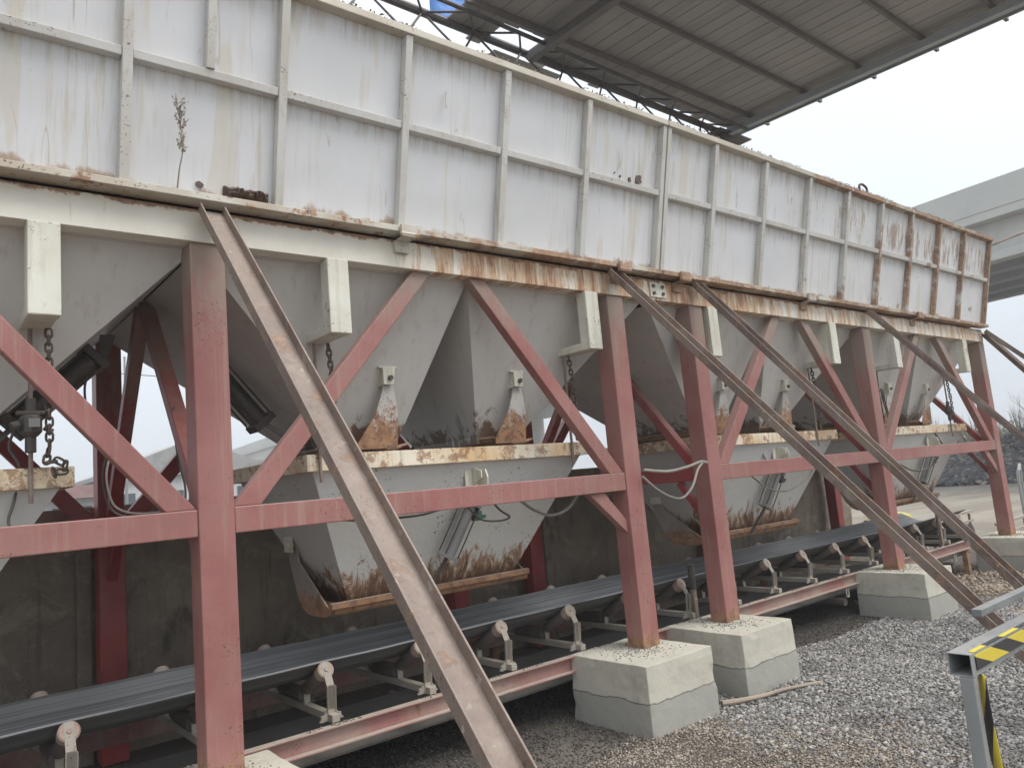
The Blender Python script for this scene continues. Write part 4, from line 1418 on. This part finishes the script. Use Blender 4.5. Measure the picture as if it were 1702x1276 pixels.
cable('cable', [(5.98, 4.02, 1.62), (6.08, 3.99, 1.72), (6.16, 3.98, 1.70), (6.2, 3.96, 1.60)], 0.008, 'cable', 'pale cable hooped on the third weigh hopper above the tie beam')
cable('cable', [(5.85, 3.9, 1.48), (6.1, 3.92, 1.36), (6.45, 3.95, 1.31), (6.75, 3.95, 1.38), (6.86, 3.9, 1.49), (6.7, 3.85, 1.66), (6.62, 3.85, 1.62)], 0.008, 'cable', 'pale cable swinging under the tie beam across the third weigh hopper')
cable('cable', [(8.30, 3.74, 1.46), (8.6, 3.72, 1.36), (9.0, 3.72, 1.36), (9.35, 3.74, 1.47)], 0.009, 'cabledark', 'dark cable drooping under the tie beam right of the middle far column')
cable('cable', [(9.55, 3.95, 1.64), (9.7, 3.95, 1.78), (9.85, 3.94, 1.76), (10.0, 3.93, 1.62)], 0.009, 'cabledark', 'dark cable arched on the farthest weigh hopper')

# ------------------------------------------------------------------ canopy roof
CN = empty('canopy_roof', (9.7, 8.0, 8.0), 'large dull sheet metal canopy overhead on dark purlins, seen from below', 'canopy')


def rz(y):
    return 8.27 - 0.033 * (8.0 - y)


RX0, RX1, RY0, RY1 = 6.05, 13.1, 1.2, 8.0
w = 0.26
x = RX0
k = 0
while x < RX1 - 0.1:
    x1 = min(x + w, RX1)
    mb = MB()
    y1 = RY1 + 0.14 + (0.2 if k % 5 == 2 else 0) + R_.uniform(-0.03, 0.03) - (0.45 if k in (3, 4, 5) else 0)
    dz = R_.uniform(-0.004, 0.004)
    prof = [(x + 0.001, 0.018), (x + 0.010, 0.0), (x1 - 0.010, 0.0), (x1 - 0.001, 0.018)]
    vs = []
    for yy in (RY0, y1):
        for (px, pz) in prof:
            vs.append((px, yy, rz(yy) + pz + dz))
        for (px, pz) in prof[::-1]:
            vs.append((px, yy, rz(yy) + pz + 0.004 + dz))
    n8 = 8
    mb.add(vs, [(i, (i + 1) % n8, n8 + (i + 1) % n8, n8 + i) for i in range(n8)] + [tuple(range(7, -1, -1)), tuple(range(8, 16))])
    mb.box(x1 - 0.012, x1 + 0.012, RY0, y1, 0, 0.001)
    # raised rib joining the sheets
    mb.v[-8:] = [(a, b, rz(b) + (0.024 if c == 0 else 0.03)) for a, b, c in mb.v[-8:]]
    obj('roof_sheet', mb, 'roof', CN)
    x += w
    k += 1
for yp in (7.48, 6.38, 5.36, 4.32, 3.30, 2.26, 1.3):
    mb = MB()
    mb.beam((RX0 - 0.1, yp, rz(yp) - 0.045), (RX1 + 0.24, yp, rz(yp) - 0.045), 0.05, 0.08)
    obj('purlin', mb, 'purlin', CN)
for xr_ in (7.55, 12.72):
    mb = MB()
    mb.beam((xr_, RY0, rz(RY0) - 0.17), (xr_, RY1, rz(RY1) - 0.17), 0.13, 0.12)
    obj('rafter', mb, 'purlin' if xr_ < 9 else 'fascia', CN)
mb = MB()
mb.beam((RX1 - 0.03, RY0, rz(RY0) - 0.05), (RX1 - 0.03, RY1 + 0.05, rz(RY1) - 0.05), 0.03, 0.20)
obj('fascia', mb, 'fascia', CN)
# lower lean-to strip of sheets behind the bins, its eave trimmed by the truss
mb = MB()
mb.beam((7.0, 8.5, 8.17), (8.4, 8.5, 8.15), 0.6, 0.012)
obj('lower_sheet', mb, 'roof', CN)
# eave truss: triangular, along x
TR = empty('eave_truss', (9, 8.0, 8.0), 'black lattice truss running behind the bin tops to the canopy corner', 'truss')


def zt1(x):      # near top chord
    return 8.17 - 0.022 * (x - 4.5)


def zt2(x):      # heavy edge chord
    return 8.27 - 0.020 * (x - 5)


def zt3(x):      # lower chord
    return 7.66 - 0.020 * (x - 5)


for yy, zf, rr in ((7.6, zt1, 0.032), (8.1, zt2, 0.06), (7.85, zt3, 0.03)):
    mb = MB()
    mb.tube([(1.5, yy, zf(1.5)), (12.75, yy, zf(12.75))], rr, 8)
    obj('chord', mb, 'truss', TR, smooth=True)
x = 1.6
while x < 11.8:
    st_ = 0.9
    h_ = st_ / 2
    A0, A1 = (x, 7.6, zt1(x)), (x + st_, 7.6, zt1(x + st_))
    B0 = (x + h_, 8.1, zt2(x + h_))
    C0 = (x + h_, 7.85, zt3(x + h_))
    C1 = (x, 7.85, zt3(x))
    for (a, b) in ((A0, B0), (B0, A1), (B0, C1), (B0, (x + st_, 7.85, zt3(x + st_)))):
        mb = MB()
        mb.tube([a, b], 0.017, 6)
        obj('lattice_bar', mb, 'truss', TR)
    x += st_
mb = MB()
mb.box(12.5, 12.8, 7.98, 8.22, 0, 8.04)
obj('post', mb, 'truss', TR)
mb = MB()
mb.box(12.3, 13.35, 7.9, 8.3, 8.045, 8.07)
obj('cap_plate', mb, 'truss', TR)
mb = MB()
for j in range(7):
    for i in range(7):
        mb.v.append((6.45 + 0.17 * i, 9.0 + 0.03 * math.sin(i * 1.7 + j), 8.95 + 0.14 * j * (1 + 0.06 * i) + 0.03 * math.sin(i * 2.1)))
for j in range(6):
    for i in range(6):
        mb.f.append((j * 7 + i, j * 7 + i + 1, (j + 1) * 7 + i + 1, (j + 1) * 7 + i))
o = obj('tarpaulin', mb, 'tarp', smooth=True)
so = o.modifiers.new('thick', 'SOLIDIFY')
so.thickness = 0.01
tag(o, 'scrap of bright blue tarpaulin hanging at the canopy edge above the truss', 'tarpaulin')
TR2 = (13.1, 8.0)

# ------------------------------------------------------------------ overpass
BR = empty('overpass', (33, 40, 0), 'pale concrete road overpass crossing behind the far end of the bins', 'bridge')
bd = Vector((0.0975, 0.9952, 0))
bo_ = Vector((29.45, 9.0, 0))


def bpt(s, off, z):
    p_ = bo_ + bd * s + Vector((bd.y, -bd.x, 0)) * off
    return (p_.x, p_.y, z)


def bbox(name, s0, s1, o0, o1, z0, z1, mat, parent, o0b=None, o1b=None):
    mb = MB()
    o0b = o0 if o0b is None else o0b
    o1b = o1 if o1b is None else o1b
    mb.hexa([bpt(s0, o0b, z0), bpt(s1, o0b, z0), bpt(s1, o1b, z0), bpt(s0, o1b, z0)], [bpt(s0, o0, z1), bpt(s1, o0, z1), bpt(s1, o1, z1), bpt(s0, o1, z1)])
    return obj(name, mb, mat, parent, bevel=0.02)


for j in range(-2, 6):
    bbox('parapet', j * 30 - 9.996, j * 30 + 19.996, 0, 0.3, 9.55, 10.6, 'bridge', BR)
    bbox('parapet', j * 30 - 9.996, j * 30 + 19.996, 9.2, 9.5, 9.55, 10.6, 'bridge', BR)
bbox('deck_slab', -40, 150, 0.02, 9.48, 9.25, 9.549, 'bridge', BR)
for g in range(5):
    o0 = 0.55 + g * 1.95
    for j in range(-2, 7):
        s0, s1 = j * 24 - 9.99, j * 24 + 13.99
        bbox('girder', s0, s1, o0, o0 + 0.28, 8.15, 9.249, 'bridge' if g == 0 else 'bridgeg', BR)
        bbox('girder_flange', s0, s1, o0 - 0.18, o0 + 0.46, 7.85, 8.149, 'bridge' if g == 0 else 'bridgeg', BR)
for j in range(-1, 7):
    s = j * 24 - 10
    pr_ = bbox('pier_cap', s - 0.8, s + 0.8, 0.9, 8.6, 6.7, 7.849, 'bridge', BR)
    for off in (2.4, 7.1):
        mb = MB()
        mb.tube([bpt(s, off, -0.1), bpt(s, off, 6.699)], 0.6, 20)
        obj('pier', mb, 'bridge', BR, smooth=True)

# ------------------------------------------------------------------ far side: spoil heap, reeds, shrubs, buildings
def heap(name, cx, cy, rx, ry, h, mat, n, s0, s1, lab, seed, cat):
    g_ = np.random.default_rng(seed)
    a = g_.uniform(0, 2 * PI, n)
    r = np.sqrt(g_.uniform(0, 1, n))
    x_, y_ = cx + rx * r * np.cos(a), cy + ry * r * np.sin(a)
    w_ = np.array([mnoise.noise(Vector((p_ * 0.45, q_ * 0.45, seed))) for p_, q_ in zip(x_, y_)])
    z_ = h * np.clip(1 - r, 0, 1) ** 0.7 * (0.85 + 0.5 * w_)
    stonefield(name, mat, np.stack([x_, y_, z_], -1), g_.uniform(s0, s1, n) ** 1.0, lab, cat, seed=seed)


heap('spoil_heap', 36.5, 11.2, 4.5, 8.0, 1.75, 'coal', 20000, 0.03, 0.17, 'low black spoil heap behind the pale dirt road', 21, 'spoil heap')
heap('rubble_heap', 38.5, 6.0, 3.2, 4.0, 1.5, 'rubble', 5000, 0.06, 0.25, 'brownish broken rubble heap right of the last column', 22, 'rubble heap')
heap('rubble_heap', 38.8, 17.5, 3.0, 5.0, 1.3, 'rubble', 5000, 0.06, 0.22, 'tan rubble heap behind the black spoil', 23, 'rubble heap')
# reeds and scrub
g_ = np.random.default_rng(31)
mb = MB()
for i in range(5200):
    x_ = g_.uniform(41, 50)
    y_ = g_.uniform(-8, 34)
    h = g_.uniform(1.2, 3.4) * (1 + 0.3 * mnoise.noise(Vector((x_ * 0.4, y_ * 0.4, 0))))
    lx, ly = g_.uniform(-0.35, 0.35, 2)
    w_ = g_.uniform(0.012, 0.03)
    an = g_.uniform(0, PI)
    dx, dy = w_ * math.cos(an), w_ * math.sin(an)
    k = len(mb.v)
    mb.v += [(x_ - dx, y_ - dy, 0), (x_ + dx, y_ + dy, 0), (x_ + lx * 0.4 + dx, y_ + ly * 0.4 + dy, h * 0.6), (x_ + lx * 0.4 - dx, y_ + ly * 0.4 - dy, h * 0.6), (x_ + lx, y_ + ly, h)]
    mb.f += [(k, k + 1, k + 2, k + 3), (k + 3, k + 2, k + 4)]
tag(obj('dry_reeds', mb, 'reed'), 'dry pale reeds standing behind the spoil heaps', 'reeds', kind='stuff')
mb = MB()
for i in range(26000):
    x_ = g_.uniform(44, 56)
    y_ = g_.uniform(-10, 40)
    top = 2.0 + 1.3 * mnoise.noise(Vector((x_ * 0.25, y_ * 0.25, 5))) + 0.5 * mnoise.noise(Vector((x_, y_, 5)))
    z_ = g_.uniform(0, 1) ** 0.6 * max(0.4, top)
    s_ = g_.uniform(0.06, 0.16)
    v = mnoise.random_unit_vector()
    u = v.orthogonal().normalized() * s_
    w_ = v.cross(u)
    p_ = Vector((x_, y_, z_))
    k = len(mb.v)
    mb.v += [tuple(p_ - u), tuple(p_ + w_ * 0.6), tuple(p_ + u), tuple(p_ - w_ * 0.6)]
    mb.f.append((k, k + 1, k + 2, k + 3))
tag(obj('scrub', mb, 'bush'), 'low dull green scrub at the far edge of the yard', 'scrub', kind='stuff')


def bare_shrub(x_, y_, h, lab, seed, thin=1.0):
    q = random.Random(seed)
    T_ = empty('bare_shrub', (x_, y_, 0), lab, 'shrub', 'bare shrubs beyond the yard')
    tr = MB()
    br = MB()

    def grow(p_, d, L, r, lev):
        pts = [p_]
        for k in range(4):
            d = (d + Vector((q.uniform(-.25, .25), q.uniform(-.25, .25), q.uniform(-.05, .15)))).normalized()
            p_ = p_ + d * L / 4
            pts.append(p_)
        (tr if lev == 0 else br).tube(pts, [r, r * .85, r * .7, r * .55, r * .4], 5)
        if lev < 3:
            for k in range(4 if lev else 5):
                s = pts[q.choice([2, 3, 4])]
                dd = (d + Vector((q.uniform(-.8, .8), q.uniform(-.8, .8), q.uniform(-.1, .5)))).normalized()
                grow(s, dd, L * q.uniform(.5, .75), r * .5, lev + 1)
    for k in range(3):
        grow(Vector((x_ + q.uniform(-.2, .2), y_ + q.uniform(-.2, .2), 0)), Vector((q.uniform(-.3, .3), q.uniform(-.3, .3), 1)).normalized(), h * 0.55, 0.035 * thin, 0)
    obj('stem', tr, 'rot', T_)
    obj('twigs', br, 'reed', T_)


bare_shrub(40.5, 6.2, 4.0, 'bare arching shrub rising over the reeds right of the last column', 3)
bare_shrub(40.8, 11.5, 3.4, 'bare twiggy shrub seen between the farthest rim and the last column', 5)
bare_shrub(41.5, 8.8, 3.2, 'slender bare shrub directly behind the last red column', 8)

# buildings far left, seen through the frame
B1 = empty('distant_building', (9, 36, 0), 'low pale building with a faded red roof seen through the frame at left', 'building')
mb = MB()
mb.box(1.5, 6.2, 33, 38, 0, 2.5)
obj('wall', mb, 'whitewall', B1)
mb = MB()
mb.box(1.3, 6.4, 32.6, 38.4, 2.51, 3.0)
obj('roof', mb, 'pinkroof', B1)
for k in range(5):
    mb = MB()
    mb.box(2.0 + 0.85 * k, 2.45 + 0.85 * k, 32.96, 32.99, 1.5, 2.2)
    obj('window', mb, 'window', B1)
B2 = empty('distant_building', (9, 41, 0), 'white gabled shed seen between the braces left of the leftmost column', 'building')
mb = MB()
mb.box(7.4, 14.5, 38, 44, 0, 3.4)
obj('wall', mb, 'whitewall', B2)
mb = MB()
mb.plate([(7.0, 3.41), (14.9, 3.41), (14.9, 3.6), (11.0, 5.1), (7.0, 3.6)], 'y', 37.7, 44.3)
obj('roof', mb, 'alu', B2)
for k in range(6):
    mb = MB()
    mb.box(7.9 + 1.05 * k, 8.5 + 1.05 * k, 37.95, 37.985, 1.8, 2.7)
    obj('window', mb, 'window', B2)
B3 = empty('distant_building', (20, 58, 0), 'grey flat roofed building beyond the shed', 'building')
mb = MB()
mb.box(12, 30, 55, 63, 0, 4.6)
obj('wall', mb, 'whitewall', B3)
mb = MB()
mb.box(11.8, 30.2, 54.8, 63.2, 4.61, 5.0)
obj('roof', mb, 'alu', B3)
for k in range(10):
    mb = MB()
    mb.box(13 + 1.6 * k, 14 + 1.6 * k, 54.95, 54.985, 2.4, 3.6)
    obj('window', mb, 'window', B3)
mb = MB()
mb.tube(curve_pts((-6, 34, 9.0), (40, 34, 9.6), 2.0, 24), 0.02, 5)
tag(obj('overhead_wire', mb, 'dark'), 'thin overhead wire crossing the pale sky behind the left frame', 'wire')
mb = MB()
mb.tube([(5.35, 25, 0), (5.38, 25, 6.5)], [0.05, 0.03], 8)
tag(obj('wire_pole', mb, 'alu', smooth=True), 'thin pale pole behind the left frame', 'pole')

# yellow sack and hand rail by the far end
mb = MB()
b_ = bmesh.new()
bmesh.ops.create_uvsphere(b_, u_segments=16, v_segments=10, radius=1)
for v in b_.verts:
    n3 = mnoise.noise(v.co * 2.0) * 0.25
    v.co = Vector((17.2 + v.co.x * 0.3 * (1 + n3), 8.1 + v.co.y * 0.5 * (1 + n3), 0.10 + max(-0.10, v.co.z * 0.15 * (1 + n3))))
mb.v = [tuple(v.co) for v in b_.verts]
mb.f = [tuple(v.index for v in f_.verts) for f_ in b_.faces]
b_.free()
tag(obj('sack', mb, 'yellow', smooth=True), 'small yellow sack on the dirt behind the belt end', 'sack')
HR = empty('hand_rail', (16.4, 5.2, 0), 'bent pale pipe handrail standing right behind the last column', 'hand rail')
mb = MB()
mb.tube(spline([(15.6, 4.95, 0), (15.75, 5.0, 0.9), (15.85, 5.0, 1.05), (16.4, 5.15, 1.12)], 5), 0.028, 8)
obj('rail', mb, 'alu', HR, smooth=True)
mb = MB()
mb.tube([(16.35, 5.14, 0), (16.35, 5.14, 1.10)], 0.022, 8)
obj('post', mb, 'alu', HR, smooth=True)

# ------------------------------------------------------------------ guard rail with hazard tape
GR = empty('guard_rail', (2.4, 0.83, 0), 'grey square tube guard rail wrapped in yellow and black hazard tape', 'guard rail')
gy, gzt = 0.80, 1.10
mb = MB()
a_, t_ = 0.027, 0.003
yc, zc = gy + 0.027, gzt - 0.027
ro_ = [(yc - a_, zc - a_), (yc + a_, zc - a_), (yc + a_, zc + a_), (yc - a_, zc + a_)]
ri_ = [(yc - a_ + t_, zc - a_ + t_), (yc + a_ - t_, zc - a_ + t_), (yc + a_ - t_, zc + a_ - t_), (yc - a_ + t_, zc + a_ - t_)]
vs = [(x_, y_, z_) for x_ in (2.0, 3.4) for L_ in (ro_, ri_) for y_, z_ in L_]
fs = []
for k in range(4):
    j = (k + 1) % 4
    fs += [(k, j, 8 + j, 8 + k), (4 + k, 12 + k, 12 + j, 4 + j), (k, 4 + k, 4 + j, j), (8 + k, 8 + j, 12 + j, 12 + k)]
mb.add(vs, fs)
obj('top_rail', mb, 'grey', GR, bevel=0.003)
mb = MB()
mb.box(2.0, 2.024, gy + 0.001, gy + 0.034, -0.03, gzt - 0.0545)
obj('post', mb, 'grey', GR, bevel=0.003)
mb = MB()
mb.beam((2.62, 1.01, gzt - 0.025), (3.8, 1.01, gzt - 0.025), 0.03, 0.022)
obj('rear_rail', mb, 'grey', GR, bevel=0.002)
mb = MB()
mb.box(3.3, 3.336, gy + 0.001, gy + 0.045, -0.03, gzt - 0.0545)
obj('post', mb, 'grey', GR, bevel=0.003)
mb = MB()
mb.box(2.022, 3.4, gy - 0.003, gy - 0.0005, gzt - 0.040, gzt - 0.006)
mb.box(2.022, 3.4, gy - 0.0004, gy + 0.012, gzt + 0.0005, gzt + 0.002)
obj('rail_tape', mb, 'tape', GR)
# ribbon twisting down the post
mb = MB()
n_ = 26
for i in range(n_ + 1):
    z = gzt - 0.055 - i * 0.030
    an = 0.7 + 0.25 * math.sin(i * 0.33)
    ww = 0.021
    cx, cy = 2.046, gy - 0.002 + 0.004 * math.sin(i * 0.5)
    dx, dy = ww * math.cos(an), ww * math.sin(an)
    mb.v += [(cx - dx, cy - dy, z), (cx + dx, cy + dy, z)]
for i in range(n_):
    k = 2 * i
    mb.f.append((k, k + 1, k + 3, k + 2))
o = obj('post_tape', mb, 'tape2', GR, smooth=True)
so = o.modifiers.new('thick', 'SOLIDIFY')
so.thickness = 0.0015

# ------------------------------------------------------------------ stick, weed
mb = MB()
mb.tube(spline([(4.33, 3.34, 0.02), (4.45, 3.27, 0.022), (4.62, 3.22, 0.018), (4.85, 3.17, 0.02), (5.13, 3.06, 0.018)], 5), [0.020 - 0.0005 * i for i in range(21)], 8)
tag(obj('stick', mb, 'wood', smooth=True), 'bare pale stick lying on the gravel beside the second footing', 'stick')

WD = empty('weed', (1.005, 3.535, 3.10), 'dry flowering weed growing out of the ledge against the white panels', 'weed')
mb = MB()
stem = spline([(1.0, 3.53, 3.10), (1.003, 3.50, 3.18), (1.012, 3.47, 3.27), (1.0, 3.45, 3.38), (0.98, 3.43, 3.46)], 5)
mb.tube(stem, [0.004 - 0.00012 * i for i in range(len(stem))], 6)
q = random.Random(11)
lv = MB()
for k in range(34):
    s = stem[q.randrange(9, len(stem))]
    e = s + Vector((q.uniform(-0.035, 0.04), q.uniform(-0.03, 0.01), q.uniform(0.02, 0.07)))
    mb.tube([s, (s + e) / 2 + Vector((0, -0.004, 0)), e], 0.0012, 4)
    for j in range(7):
        c_ = s.lerp(e, q.uniform(0.3, 1.1)) + Vector((q.uniform(-.006, .006), q.uniform(-.006, .006), q.uniform(-.006, .006)))
        v = Vector((q.uniform(-1, 1), q.uniform(-1, 1), q.uniform(-1, 1))).normalized()
        u = v.orthogonal().normalized() * q.uniform(0.003, 0.007)
        w_ = v.cross(u)
        kk = len(lv.v)
        lv.v += [tuple(c_ - u), tuple(c_ + w_), tuple(c_ + u), tuple(c_ - w_)]
        lv.f.append((kk, kk + 1, kk + 2, kk + 3))
obj('stem', mb, 'wood', WD)
o = obj('leaves', lv, 'weedleaf', WD)
o['kind'] = 'stuff'

mb = MB()
mb.tube([(10.99, 3.42, 4.10), (13.4, 3.42, 4.75)], 0.02, 8)
tag(obj('stay_rod', mb, 'raker', smooth=True), 'thin rusty rod rising from the far top corner of the bins', 'stay rod')

# ------------------------------------------------------------------ damp air
t = bpy.data.materials.new('damp_air')
t.use_nodes = True
t.node_tree.nodes.clear()
pv = t.node_tree.nodes.new('ShaderNodeVolumePrincipled')
pv.inputs['Color'].default_value = (0.98, 0.985, 0.99, 1)
pv.inputs['Density'].default_value = 0.0032
mo = t.node_tree.nodes.new('ShaderNodeOutputMaterial')
t.node_tree.links.new(pv.outputs[0], mo.inputs['Volume'])
M['air'] = t
mb = MB()
mb.box(-190, 190, -190, 190, -1.2, 13)
tag(obj('haze', mb, 'air'), kind='stuff')
